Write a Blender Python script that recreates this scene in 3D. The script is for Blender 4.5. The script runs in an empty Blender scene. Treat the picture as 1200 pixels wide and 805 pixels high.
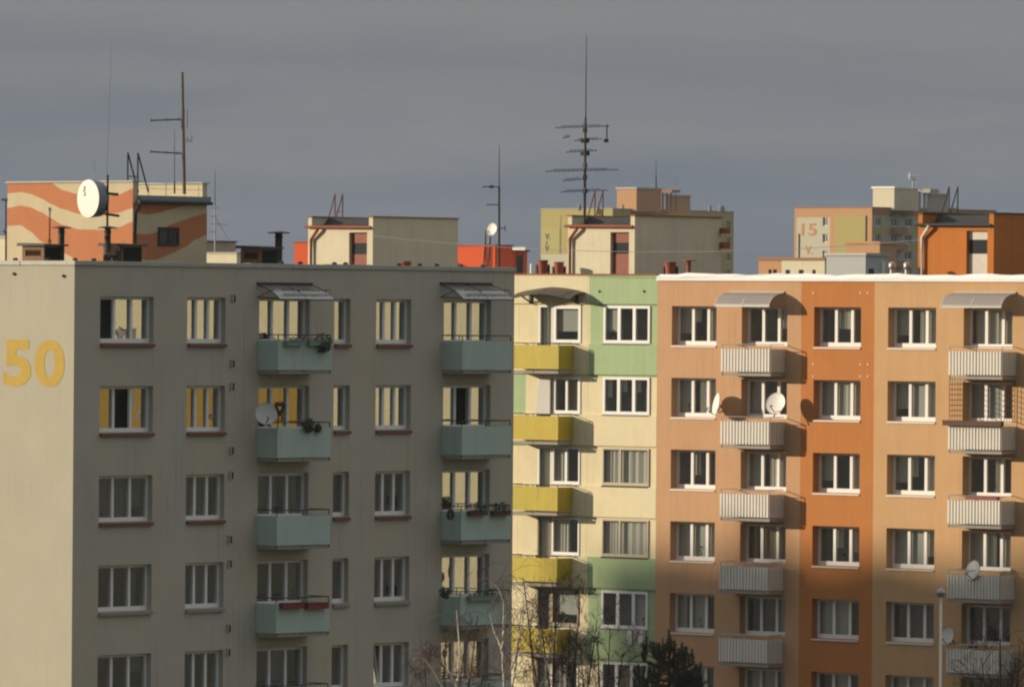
import bpy, bmesh, math, random
from mathutils import Vector, Matrix
random.seed(7)
C = bpy.context.scene.collection
sc = bpy.context.scene
R_ = math.radians
V = Vector

# ------------------------------------------------------------------ camera (world axes follow the housing blocks)
FPX, CZ = 8433.06, 22.6
PITCH, ROLL, PHI = R_(-.215534), R_(.448397), R_(49.27615)
fw = V((math.sin(PHI), math.cos(PHI), 0)); rt = V((math.cos(PHI), -math.sin(PHI), 0)); up = V((0, 0, 1))
fp = fw*math.cos(PITCH)+up*math.sin(PITCH); upp = -fw*math.sin(PITCH)+up*math.cos(PITCH)
CR = rt*math.cos(ROLL)+upp*math.sin(ROLL); CU = -rt*math.sin(ROLL)+upp*math.cos(ROLL)
cam = bpy.data.cameras.new('camera'); co = bpy.data.objects.new('camera', cam); C.objects.link(co)
cam.sensor_width = 36; cam.lens = FPX/1200*36; cam.clip_start = 1; cam.clip_end = 30000
M = Matrix.Identity(4)
for i in range(3):
    M[i][0] = CR[i]; M[i][1] = CU[i]; M[i][2] = -fp[i]
M[2][3] = CZ
co.matrix_world = M
sc.camera = co

def ray(px, py): return fp*FPX+CR*(px-600)-CU*(py-402.5)
def on(px, py, ax, v):
    d = ray(px, py); P = d*(v/d[ax]); P.z += CZ; return P
def at(px, py, D):
    d = ray(px, py); P = d*(D/d.dot(fw)); P.z += CZ; return P

GX0, GY, OX, OY0 = 169.0512, 156.3308, 217.3314, 174.0309

class Fac:
    """a facade plane; s runs to the right as seen from outside, d outwards, z up"""
    def __init__(s_, kind, a, b): s_.k, s_.a, s_.b = kind, a, b
    def P(s_, s, d, z):
        return V((s_.a+s, s_.b-d, z)) if s_.k == 'y' else V((s_.a-d, s_.b-s, z))
    def at(s_, px, py, d=0):
        if s_.k == 'y':
            p = on(px, py, 1, s_.b-d); return p.x-s_.a, p.z
        p = on(px, py, 0, s_.a-d); return s_.b-p.y, p.z
    def s(s_, px, py, d=0): return s_.at(px, py, d)[0]
    def z(s_, px, py, d=0): return s_.at(px, py, d)[1]
FG = Fac('y', GX0, GY)          # grey block, long side
FO = Fac('x', OX, OY0)          # orange and green blocks, street side

# ------------------------------------------------------------------ mesh building
ORG = {}
class MB:
    def __init__(s): s.v = []; s.f = []; s.m = []
    def add(s, vs, fs, m=0):
        b = len(s.v); s.v += [V(x) for x in vs]
        for f in fs: s.f.append([b+i for i in f]); s.m.append(m)
    def quad(s, a, b, c, d, m=0): s.add([a, b, c, d], [(0, 1, 2, 3)], m)
    def hexa(s, p, m=0):       # 8 points, bottom four then top four
        s.add(p, [(0, 3, 2, 1), (4, 5, 6, 7), (0, 1, 5, 4), (1, 2, 6, 5), (2, 3, 7, 6), (3, 0, 4, 7)], m)
    def box(s, x0, x1, y0, y1, z0, z1, m=0):
        s.hexa([(x0, y0, z0), (x1, y0, z0), (x1, y1, z0), (x0, y1, z0), (x0, y0, z1), (x1, y0, z1), (x1, y1, z1), (x0, y1, z1)], m)
    def fbox(s, F, s0, s1, d0, d1, z0, z1, m=0):
        s.hexa([F.P(s0, d0, z0), F.P(s1, d0, z0), F.P(s1, d1, z0), F.P(s0, d1, z0),
                F.P(s0, d0, z1), F.P(s1, d0, z1), F.P(s1, d1, z1), F.P(s0, d1, z1)], m)
    def tube(s, pts, r, n=6, m=0, cap=True):
        pts = [V(p) for p in pts]; b = len(s.v); k = len(pts)
        rr = r if isinstance(r, (list, tuple)) else [r]*k
        for i, p in enumerate(pts):
            t = (pts[min(i+1, k-1)]-pts[max(i-1, 0)])
            t = t.normalized() if t.length > 1e-9 else V((0, 0, 1))
            a = t.cross(V((0, 0, 1)))
            if a.length < .05: a = t.cross(V((1, 0, 0)))
            a.normalize(); c = t.cross(a)
            for j in range(n):
                an = 2*math.pi*j/n
                s.v.append(p+(a*math.cos(an)+c*math.sin(an))*rr[i])
        for i in range(k-1):
            for j in range(n):
                s.f.append([b+i*n+j, b+i*n+(j+1) % n, b+(i+1)*n+(j+1) % n, b+(i+1)*n+j]); s.m.append(m)
        if cap and n > 3:
            s.f.append([b+j for j in range(n)]); s.m.append(m)
            s.f.append([b+(k-1)*n+j for j in range(n)]); s.m.append(m)
    def lathe(s, o, axis, prof, n=24, m=0, cap=True):   # prof: (distance along axis, radius)
        ax = V(axis).normalized(); o = V(o)
        s.tube_profile([o+ax*t for t, r in prof], [r for t, r in prof], ax, n, m, cap)
    def tube_profile(s, pts, rr, ax, n, m, cap):
        a = ax.cross(V((0, 0, 1)))
        if a.length < .05: a = V((1, 0, 0))
        a.normalize(); c = ax.cross(a); b = len(s.v); k = len(pts)
        for p, r in zip(pts, rr):
            for j in range(n):
                an = 2*math.pi*j/n; s.v.append(p+(a*math.cos(an)+c*math.sin(an))*max(r, 1e-4))
        for i in range(k-1):
            for j in range(n):
                s.f.append([b+i*n+j, b+i*n+(j+1) % n, b+(i+1)*n+(j+1) % n, b+(i+1)*n+j]); s.m.append(m)
        if cap:
            s.f.append([b+j for j in range(n)]); s.m.append(m)
            s.f.append([b+(k-1)*n+j for j in range(n)]); s.m.append(m)
    def leaves(s, c, rad, n, size, m=0, flat=1.0):
        c = V(c)
        for _ in range(n):
            while True:
                p = V((random.uniform(-1, 1), random.uniform(-1, 1), random.uniform(-1, 1)))
                if p.length < 1: break
            p = c+V((p.x*rad[0], p.y*rad[1], p.z*rad[2]))
            a = V((random.gauss(0, 1), random.gauss(0, 1), random.gauss(0, 1))).normalized()
            b = a.orthogonal().normalized(); z = size*random.uniform(.6, 1.3)
            s.add([p-a*z, p+b*z*.45, p+a*z, p-b*z*.45], [(0, 1, 2, 3)], m)
    def build(s, name, mats, parent=None, smooth=False, recalc=True, bevel=0):
        org = ORG.get(parent.name, V((0, 0, 0))) if parent else V((0, 0, 0))
        me = bpy.data.meshes.new(name)
        me.from_pydata([tuple(v-org) for v in s.v], [], s.f)
        if not isinstance(mats, (list, tuple)): mats = [mats]
        for m in mats: me.materials.append(m)
        me.polygons.foreach_set('material_index', s.m)
        if recalc:
            bm = bmesh.new(); bm.from_mesh(me); bmesh.ops.recalc_face_normals(bm, faces=bm.faces); bm.to_mesh(me); bm.free()
        if smooth: me.polygons.foreach_set('use_smooth', [True]*len(me.polygons))
        me.update()
        o = bpy.data.objects.new(name, me); C.objects.link(o)
        if parent: o.parent = parent
        ORG[o.name] = org
        if bevel:
            b = o.modifiers.new('bevel', 'BEVEL'); b.width = bevel; b.segments = 2; b.limit_method = 'ANGLE'
        return o
    def thing(s, name, mats, label, cat, base=None, group=None, **k):
        """a thing that is one mesh, origin at its base"""
        b = V(base) if base is not None else (sum(s.v, V((0, 0, 0)))/len(s.v))
        s.v = [v-b for v in s.v]
        o = s.build(name, mats, None, **k); o.location = b; tag(o, label, cat, group)
        return o

def tag(o, label=None, cat=None, group=None, kind=None):
    if label: o['label'] = label
    if cat: o['category'] = cat
    if group: o['group'] = group
    if kind: o['kind'] = kind
    return o
def thing(name, label, cat, loc, group=None):
    o = bpy.data.objects.new(name, None); C.objects.link(o); o.empty_display_size = .3
    o.location = loc; ORG[o.name] = V(loc); return tag(o, label, cat, group)

# ------------------------------------------------------------------ materials
def srgb(r, g, b):
    f = lambda c: (c/255/12.92) if c/255 <= .04045 else ((c/255+.055)/1.055)**2.4
    return (f(r), f(g), f(b), 1)
def mat(name, col, rough=.8, metal=0, spec=.3, noise=.0, nscale=1.5, streak=0., bump=0., bscale=60., transl=None, rain=0., panel=None):
    m = bpy.data.materials.new(name); m.use_nodes = True; nt = m.node_tree; N = nt.nodes; L = nt.links
    b = N['Principled BSDF']; b.inputs['Roughness'].default_value = rough; b.inputs['Metallic'].default_value = metal
    b.inputs['Specular IOR Level'].default_value = spec
    c = tuple(col)+(1,) if len(col) == 3 else col
    b.inputs['Base Color'].default_value = c
    if noise or streak or bump or rain or panel: tc = N.new('ShaderNodeTexCoord')
    src = None
    def shade(fac_socket, amt, prev):
        mr = N.new('ShaderNodeMapRange'); mr.inputs['From Min'].default_value = .25; mr.inputs['From Max'].default_value = .75
        mr.inputs['To Min'].default_value = 1-amt; mr.inputs['To Max'].default_value = 1+amt
        L.new(fac_socket, mr.inputs['Value'])
        vm = N.new('ShaderNodeVectorMath'); vm.operation = 'SCALE'
        if prev is None: vm.inputs[0].default_value = c[:3]
        else: L.new(prev, vm.inputs[0])
        L.new(mr.outputs[0], vm.inputs['Scale']); return vm.outputs[0]
    if noise:
        n = N.new('ShaderNodeTexNoise'); n.inputs['Scale'].default_value = nscale; n.inputs['Detail'].default_value = 7; n.inputs['Roughness'].default_value = .62
        L.new(tc.outputs['Object'], n.inputs['Vector']); src = shade(n.outputs['Fac'], noise, src)
        n2 = N.new('ShaderNodeTexNoise'); n2.inputs['Scale'].default_value = 14; n2.inputs['Detail'].default_value = 3
        L.new(tc.outputs['Object'], n2.inputs['Vector']); src = shade(n2.outputs['Fac'], noise*.6, src)
    if streak:
        mp = N.new('ShaderNodeMapping'); mp.inputs['Scale'].default_value = (2.2, 2.2, .12)
        n = N.new('ShaderNodeTexNoise'); n.inputs['Scale'].default_value = 1.6; n.inputs['Detail'].default_value = 6; n.inputs['Roughness'].default_value = .7
        L.new(tc.outputs['Object'], mp.inputs[0]); L.new(mp.outputs[0], n.inputs['Vector']); src = shade(n.outputs['Fac'], streak, src)
    if rain:      # thin run-off marks, gathered in patches
        mp = N.new('ShaderNodeMapping'); mp.inputs['Scale'].default_value = (7, 7, .22); L.new(tc.outputs['Object'], mp.inputs[0])
        n = N.new('ShaderNodeTexNoise'); n.inputs['Scale'].default_value = 1.; n.inputs['Detail'].default_value = 4; L.new(mp.outputs[0], n.inputs['Vector'])
        n2 = N.new('ShaderNodeTexNoise'); n2.inputs['Scale'].default_value = .33; n2.inputs['Detail'].default_value = 3; L.new(tc.outputs['Object'], n2.inputs['Vector'])
        ra = N.new('ShaderNodeMapRange'); ra.inputs['From Min'].default_value = .52; ra.inputs['From Max'].default_value = .70; L.new(n.outputs['Fac'], ra.inputs['Value'])
        rb = N.new('ShaderNodeMapRange'); rb.inputs['From Min'].default_value = .42; rb.inputs['From Max'].default_value = .66; L.new(n2.outputs['Fac'], rb.inputs['Value'])
        mu = N.new('ShaderNodeMath'); mu.operation = 'MULTIPLY'; L.new(ra.outputs[0], mu.inputs[0]); L.new(rb.outputs[0], mu.inputs[1])
        mr = N.new('ShaderNodeMapRange'); mr.inputs['To Min'].default_value = 1; mr.inputs['To Max'].default_value = 1-rain; L.new(mu.outputs[0], mr.inputs['Value'])
        vm = N.new('ShaderNodeVectorMath'); vm.operation = 'SCALE'; L.new(mr.outputs[0], vm.inputs['Scale'])
        if src is None: vm.inputs[0].default_value = c[:3]
        else: L.new(src, vm.inputs[0])
        src = vm.outputs[0]
        # warm and cool drift of the old paint
        n3 = N.new('ShaderNodeTexNoise'); n3.inputs['Scale'].default_value = .55; n3.inputs['Detail'].default_value = 4; L.new(tc.outputs['Object'], n3.inputs['Vector'])
        mq = N.new('ShaderNodeMapRange'); mq.inputs['From Min'].default_value = .35; mq.inputs['From Max'].default_value = .65; L.new(n3.outputs['Fac'], mq.inputs['Value'])
        tn = N.new('ShaderNodeMix'); tn.data_type = 'RGBA'; L.new(mq.outputs[0], tn.inputs['Factor']); q_ = .04 if rain > .2 else .012; tn.inputs[6].default_value = (1+q_, 1., 1-1.4*q_, 1); tn.inputs[7].default_value = (1-q_, 1., 1+1.4*q_, 1)
        vt = N.new('ShaderNodeVectorMath'); vt.operation = 'MULTIPLY'; L.new(src, vt.inputs[0]); L.new(tn.outputs[2], vt.inputs[1]); src = vt.outputs[0]
    if panel:     # joints of the concrete panels, seen along the wall (y) and up (z)
        sp = N.new('ShaderNodeSeparateXYZ'); L.new(tc.outputs['Object'], sp.inputs[0]); cb = N.new('ShaderNodeCombineXYZ'); L.new(sp.outputs['Y'], cb.inputs[0]); L.new(sp.outputs['Z'], cb.inputs[1])
        bk = N.new('ShaderNodeTexBrick'); bk.offset = 0; bk.inputs['Scale'].default_value = 1; bk.inputs['Brick Width'].default_value = panel[0]; bk.inputs['Row Height'].default_value = panel[1]; bk.inputs['Mortar Size'].default_value = .012
        bk.inputs['Mortar Smooth'].default_value = .3; bk.inputs['Color1'].default_value = (.95, .95, .95, 1); bk.inputs['Color2'].default_value = (1.04, 1.04, 1.04, 1); bk.inputs['Mortar'].default_value = (.62, .60, .56, 1); L.new(cb.outputs[0], bk.inputs['Vector'])
        vt = N.new('ShaderNodeVectorMath'); vt.operation = 'MULTIPLY'; L.new(bk.outputs[0], vt.inputs[1])
        if src is None: vt.inputs[0].default_value = c[:3]
        else: L.new(src, vt.inputs[0])
        src = vt.outputs[0]
    if src is not None: L.new(src, b.inputs['Base Color'])
    if bump:
        n = N.new('ShaderNodeTexNoise'); n.inputs['Scale'].default_value = bscale; n.inputs['Detail'].default_value = 3
        L.new(tc.outputs['Object'], n.inputs['Vector'])
        bp = N.new('ShaderNodeBump'); bp.inputs['Strength'].default_value = bump; bp.inputs['Distance'].default_value = .02
        L.new(n.outputs['Fac'], bp.inputs['Height']); L.new(bp.outputs[0], b.inputs['Normal'])
    if transl:
        t = N.new('ShaderNodeBsdfTranslucent'); t.inputs[0].default_value = c
        mx = N.new('ShaderNodeMixShader'); mx.inputs[0].default_value = transl
        L.new(b.outputs[0], mx.inputs[1]); L.new(t.outputs[0], mx.inputs[2]); L.new(mx.outputs[0], N['Material Output'].inputs[0])
    return m
def glass(name, refl, tint, rough=.015, wob=.0):
    m = bpy.data.materials.new(name); m.use_nodes = True; nt = m.node_tree; N = nt.nodes; L = nt.links
    N.remove(N['Principled BSDF'])
    t = N.new('ShaderNodeBsdfTransparent'); t.inputs[0].default_value = tuple(tint)+(1,)
    g = N.new('ShaderNodeBsdfGlossy'); g.inputs['Roughness'].default_value = rough; g.inputs[0].default_value = (.95, .97, .96, 1)
    mx = N.new('ShaderNodeMixShader'); mx.inputs[0].default_value = refl
    if wob:
        tc = N.new('ShaderNodeTexCoord'); n = N.new('ShaderNodeTexNoise'); n.inputs['Scale'].default_value = 1.7; n.inputs['Detail'].default_value = 1
        L.new(tc.outputs['Object'], n.inputs['Vector']); bp = N.new('ShaderNodeBump'); bp.inputs['Strength'].default_value = wob; bp.inputs['Distance'].default_value = .05
        L.new(n.outputs['Fac'], bp.inputs['Height']); L.new(bp.outputs[0], g.inputs['Normal'])
    L.new(t.outputs[0], mx.inputs[1]); L.new(g.outputs[0], mx.inputs[2]); L.new(mx.outputs[0], N['Material Output'].inputs[0])
    return m

m_grey   = mat('grey_cream_render', (.49, .445, .375), .92, noise=.08, nscale=.45, streak=.03, bump=.3, rain=.22)
m_gable  = mat('cream_end_wall_render', (.455, .425, .34), .92, noise=.05, nscale=.5, streak=.02, bump=.3, rain=.10)
m_cap    = mat('coping_metal', (.42, .41, .37), .55, 0, .4, noise=.08, streak=.05)
m_capw   = mat('white_coping_sheet', (.93, .92, .90), .22, .0, .6, noise=.05, nscale=.9)
m_roof   = mat('roof_felt', (.10, .095, .09), .9, noise=.2)
m_room   = mat('dark_room', (.24, .235, .23), .9, noise=.3, nscale=.9)
m_pvc    = mat('white_plastic_frame', (.82, .80, .79), .4)
m_wood   = mat('old_brown_frame', (.28, .22, .15), .6)
m_silld  = mat('red_brown_sill', (.20, .075, .055), .5)
m_sillw  = mat('white_sill', (.72, .70, .66), .4)
m_sillg  = mat('grey_sill', (.30, .28, .25), .6)
m_curt   = mat('curtain_cloth', (.74, .72, .66), .95, transl=.3)
m_curt2  = mat('warm_curtain_cloth', (.40, .30, .16), .95, transl=.35)
m_curt3  = mat('grey_blind', (.55, .56, .53), .9, transl=.2)
m_glG    = glass('strong_reflecting_glass', .50, (.72, .76, .74), wob=.06)
m_glO    = glass('clear_window_glass', .21, (.94, .96, .94), wob=.04)
m_mint   = mat('mint_panel', (.44, .54, .49), .6, noise=.04, streak=.05, rain=.18)
m_dark   = mat('dark_metal', (.035, .033, .032), .6)
m_rust   = mat('rust_paint', (.30, .085, .04), .7, noise=.15)
m_conc   = mat('concrete', (.33, .31, .28), .9, noise=.1, streak=.1)
m_polyc  = mat('polycarbonate_sheet', (.46, .43, .42), .25, 0, .5, transl=.45)
m_polyl  = glass('clear_canopy_sheet', .30, (.86, .86, .88), .25)
m_polyb  = mat('brown_polycarbonate', (.10, .08, .055), .4, 0, .4, transl=.2)
m_steel  = mat('galvanised_steel', (.45, .45, .44), .45, .6)
m_or1    = mat('light_orange_render', (.55, .325, .185), .92, noise=.05, nscale=.8, streak=.05, bump=.25, rain=.14)
m_or2    = mat('deep_orange_render', (.50, .195, .06), .92, noise=.05, nscale=.8, streak=.05, bump=.25, rain=.14)
m_or3    = mat('peach_orange_render', (.57, .35, .18), .92, noise=.05, nscale=.8, streak=.05, bump=.25, rain=.14)
m_cream  = mat('cream_panel', (.75, .66, .44), .85, noise=.05, streak=.03, rain=.09, panel=(3.6, 40))
m_green  = mat('green_panel', (.37, .475, .27), .85, noise=.05, streak=.05, rain=.14)
m_yell   = mat('yellow_panel', (.47, .36, .03), .55, noise=.06, streak=.10, rain=.25)
m_rib    = mat('ribbed_white_sheet', (.72, .68, .62), .5, 0, .4, streak=.06)
m_pent   = mat('pale_cream_render', (.68, .61, .45), .92, noise=.06, streak=.03, rain=.12)
m_bitum  = mat('bitumen_sheet', (.045, .045, .047), .75, noise=.2)
m_door   = mat('red_brown_door', (.26, .075, .045), .6, noise=.1)
m_door2  = mat('pale_door', (.62, .56, .50), .6, noise=.1)
m_glassd = mat('dark_glass', (.03, .034, .036), .15, 0, .5)
m_mural  = mat('orange_mural_paint', (.53, .205, .095), .9, noise=.06, streak=.05)
m_muralc = mat('cream_mural_paint', (.60, .51, .34), .9, noise=.06, streak=.05)
m_ochre  = mat('ochre_number_paint', (.52, .36, .085), .9, noise=.08)
m_dish   = mat('white_dish_enamel', (.86, .80, .74), .45)
m_dishg  = mat('grey_dish_enamel', (.55, .54, .52), .5)
m_shroud = mat('grey_shroud', (.22, .25, .29), .5)
m_vent   = mat('brown_vent_sheet', (.21, .115, .06), .7, noise=.2)
m_black  = mat('black_opening', (.012, .011, .011), .9)
m_redp   = mat('bright_red_render', (.62, .10, .035), .9, noise=.05)
m_orp    = mat('burnt_orange_render', (.52, .175, .035), .9, noise=.06, streak=.06, rain=.15)
m_white  = mat('white_paint', (.80, .78, .74), .5)
m_leaf   = mat('leaf_green', (.040, .068, .026), .7, noise=.3)
m_leafd  = mat('dry_brown_leaf', (.06, .045, .03), .8, noise=.3)
m_birch  = mat('birch_bark', (.50, .44, .37), .8, noise=.35, nscale=5)
m_twig   = mat('red_brown_twig', (.12, .072, .05), .8)
m_twigd  = mat('dark_twig', (.035, .025, .018), .8)
m_pine   = mat('pine_needles', (.030, .046, .022), .7, noise=.4, nscale=3)
m_pinel  = mat('pine_needles_light', (.10, .12, .05), .7, noise=.4, nscale=3)
m_bark   = mat('pine_bark', (.09, .05, .03), .9)
m_pot    = mat('brown_pot', (.10, .05, .035), .7)
m_potred = mat('dark_red_planter', (.20, .03, .028), .5)
m_potg   = mat('green_planter', (.20, .27, .22), .6)
m_cloth  = mat('pink_cloth', (.62, .45, .42), .9)

# ------------------------------------------------------------------ helpers for buildings
def facade(mb, F, s0, s1, z0, z1, openings, d=0., r=.27, room=.9, zone=None, cuts_s=(), cuts_z=(), m_room_i=1):
    S = sorted(set([s0, s1]+[round(o[0], 4) for o in openings]+[round(o[1], 4) for o in openings]+list(cuts_s)))
    Z = sorted(set([z0, z1]+[round(o[2], 4) for o in openings]+[round(o[3], 4) for o in openings]+list(cuts_z)))
    S = [x for x in S if s0 <= x <= s1]; Z = [x for x in Z if z0 <= x <= z1]
    for i in range(len(S)-1):
        for j in range(len(Z)-1):
            cs, cz = (S[i]+S[i+1])/2, (Z[j]+Z[j+1])/2
            if any(o[0] < cs < o[1] and o[2] < cz < o[3] for o in openings): continue
            mb.quad(F.P(S[i], d, Z[j]), F.P(S[i+1], d, Z[j]), F.P(S[i+1], d, Z[j+1]), F.P(S[i], d, Z[j+1]), zone(cs, cz) if zone else 0)
    for a, b, c, e in openings:
        k = zone((a+b)/2, (c+e)/2) if zone else 0
        for (p, q) in (((a, c), (b, c)), ((b, c), (b, e)), ((b, e), (a, e)), ((a, e), (a, c))):
            mb.quad(F.P(p[0], d, p[1]), F.P(q[0], d, q[1]), F.P(q[0], d-r, q[1]), F.P(p[0], d-r, p[1]), k)
            mb.quad(F.P(p[0], d-r, p[1]), F.P(q[0], d-r, q[1]), F.P(q[0], d-r-room, q[1]), F.P(p[0], d-r-room, p[1]), m_room_i)
        mb.quad(F.P(a, d-r-room, c), F.P(b, d-r-room, c), F.P(b, d-r-room, e), F.P(a, d-r-room, e), m_room_i)

VR = random.Random(41)
def window(F, root, s0, s1, zt, zb, r=.2, split=(1, 1, 1), fm=None, gl=None, sill=None, sill_h=.05, sill_out=.08,
           curt=None, opened=None, name='window', sill_over=.03, bar=.07, mull=.11, bot=.11, thick=.085, drop=None, proud=0, plants=.3, vary=True):
    """frame is the part itself; panes, curtain and sill hang under it"""
    fm = fm or m_pvc; gl = gl or m_glO
    d1 = -r+proud; d0 = d1-thick
    f = MB()
    f.fbox(F, s0, s0+bar, d0, d1, zb, zt); f.fbox(F, s1-bar, s1, d0, d1, zb, zt)
    f.fbox(F, s0+bar, s1-bar, d0, d1-.002, zb, zb+bot); f.fbox(F, s0+bar, s1-bar, d0, d1-.002, zt-bar, zt)
    tot = sum(split); x = s0+bar; W = s1-s0-2*bar-mull*(len(split)-1); cells = []
    for i, w in enumerate(split):
        x1 = x+W*w/tot; cells.append((x, x1))
        if i < len(split)-1: f.fbox(F, x1, x1+mull, d0, d1-.004, zb+bot, zt-bar)
        x = x1+mull
    root_o = f.build(name, fm, root)
    p = MB(); c = MB()
    for i, (a, b) in enumerate(cells):
        ta, tb = random.uniform(-.006, .006), random.uniform(-.006, .006)
        dd = d0+.008
        if opened and opened.get(i) == 'tilt':
            k = .16
            p.quad(F.P(a, dd, zb+bot), F.P(b, dd, zb+bot), F.P(b, dd-k, zt-bar), F.P(a, dd-k, zt-bar))
            q = MB()
            for (u0, u1) in ((a, a+.06), (b-.06, b)):
                q.hexa([F.P(u0, dd-.02, zb+bot), F.P(u1, dd-.02, zb+bot), F.P(u1, dd+.02, zb+bot), F.P(u0, dd+.02, zb+bot),
                        F.P(u0, dd-k-.02, zt-bar), F.P(u1, dd-k-.02, zt-bar), F.P(u1, dd-k+.02, zt-bar), F.P(u0, dd-k+.02, zt-bar)])
            q.build('open_sash', fm, root_o)
        elif opened and opened.get(i) == 'swing':
            an = R_(58); w = b-a
            p.quad(F.P(a, dd, zb+bot), F.P(a+w*math.cos(an), dd-w*math.sin(an), zb+bot), F.P(a+w*math.cos(an), dd-w*math.sin(an), zt-bar), F.P(a, dd, zt-bar))
            q = MB(); q.fbox(F, a, a+.05, dd-.05, dd, zb+bot, zt-bar)
            e = F.P(a+w*math.cos(an), dd-w*math.sin(an), zb+bot); e2 = e+V((0, 0, zt-bar-zb-bot))
            q.tube([e, e2], .04, 4); q.build('open_sash', fm, root_o)
        else:
            e1, e2 = ta*.3, tb*.3
            p.quad(F.P(a, dd+e1, zb+bot), F.P(b, dd-e1, zb+bot), F.P(b, dd-e1+e2, zt-bar), F.P(a, dd+e1+e2, zt-bar))
        t = curt[i] if curt and i < len(curt) else 0
        if t:
            zlo = zb+.02 if t < 4 else zb+(zt-zb)*VR.choice((.35, .45, .6)); dc = d0-.10; n = 14
            cov = VR.choice((1, 1, 1, .75, .55)) if t in (1, 2) and vary else 1; off = VR.choice((0, 1-cov)); ph = VR.uniform(0, 6); am = VR.uniform(.02, .05); fq = VR.uniform(1.3, 2.6)
            if t == 3: zlo = zb+(zt-zb)*VR.choice((0, 0, .1, .3))
            for j in range(n):
                u0, u1 = a-.05+(b-a+.1)*(off+cov*j/n), a-.05+(b-a+.1)*(off+cov*(j+1)/n)
                if t == 5 and .3 < j/n < .75: continue
                w0, w1 = am*math.sin(j*fq+ph), am*math.sin((j+1)*fq+ph)
                if t == 3: w0 = w1 = 0
                c.quad(F.P(u0, dc+w0, zlo), F.P(u1, dc+w1, zlo), F.P(u1, dc+w1, zt-.02), F.P(u0, dc+w0, zt-.02), {1: 0, 2: 1, 3: 2, 4: 0, 5: 0}[t])
    p.build('pane', gl, root_o, recalc=False)
    if plants and VR.random() < plants:
        i = VR.randrange(len(cells)); x = cells[i][0]+(cells[i][1]-cells[i][0])*VR.uniform(.3, .7); h = VR.uniform(.14, .34)
        q = MB(); o = F.P(x, d0-.16, zb+bot); q.tube_profile([o, o+V((0, 0, .14))], [.06, .085], V((0, 0, 1)), 8, 0, True)
        for k in range(26):
            a_ = VR.uniform(0, 6.28); t_ = o+V((math.cos(a_)*VR.uniform(.03, .14), math.sin(a_)*VR.uniform(.03, .06), .14+h*VR.uniform(.2, 1))); u_ = V((math.cos(a_), math.sin(a_), .3))*.06
            q.add([t_-u_, t_+V((0, 0, .035)), t_+u_, t_-V((0, 0, .035))], [(0, 1, 2, 3)], 1)
        q.build('houseplant', [m_pot, m_leaf], root_o, recalc=False)
    if c.v: c.build('curtain', [m_curt, m_curt2, m_curt3], root_o, recalc=False)
    if sill:
        s = MB(); z = zb-.003
        a, b = s0-sill_over, s1+sill_over
        s.hexa([F.P(a, -r, z-sill_h), F.P(b, -r, z-sill_h), F.P(b, sill_out, z-sill_h-.03), F.P(a, sill_out, z-sill_h-.03),
                F.P(a, -r, z), F.P(b, -r, z), F.P(b, sill_out, z-.03), F.P(a, sill_out, z-.03)])
        if drop: s.fbox(F, a, b, .01, sill_out-.004, z-.03-drop, z-sill_h-.031)
        s.build('sill', sill, root_o)
    return root_o

def text_mesh(txt, F, s0, s1, z0, z1, d, m, parent, name, bold=0., thick=.01):
    cu = bpy.data.curves.new('t', 'FONT'); cu.body = txt; cu.extrude = thick; cu.offset = bold
    ob = bpy.data.objects.new('t', cu); C.objects.link(ob); bpy.context.view_layer.update()
    me = bpy.data.meshes.new_from_object(ob.evaluated_get(bpy.context.evaluated_depsgraph_get()))
    bpy.data.objects.remove(ob)
    xs = [v.co.x for v in me.vertices]; ys = [v.co.y for v in me.vertices]
    x0, x1, y0, y1 = min(xs), max(xs), min(ys), max(ys); org = ORG[parent.name]
    for v in me.vertices:
        v.co = F.P(s0+(v.co.x-x0)/(x1-x0)*(s1-s0), d+v.co.z, z0+(v.co.y-y0)/(y1-y0)*(z1-z0))-org
    me.materials.clear(); me.materials.append(m)
    o = bpy.data.objects.new(name, me); C.objects.link(o); o.parent = parent; ORG[o.name] = org
    return o

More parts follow.
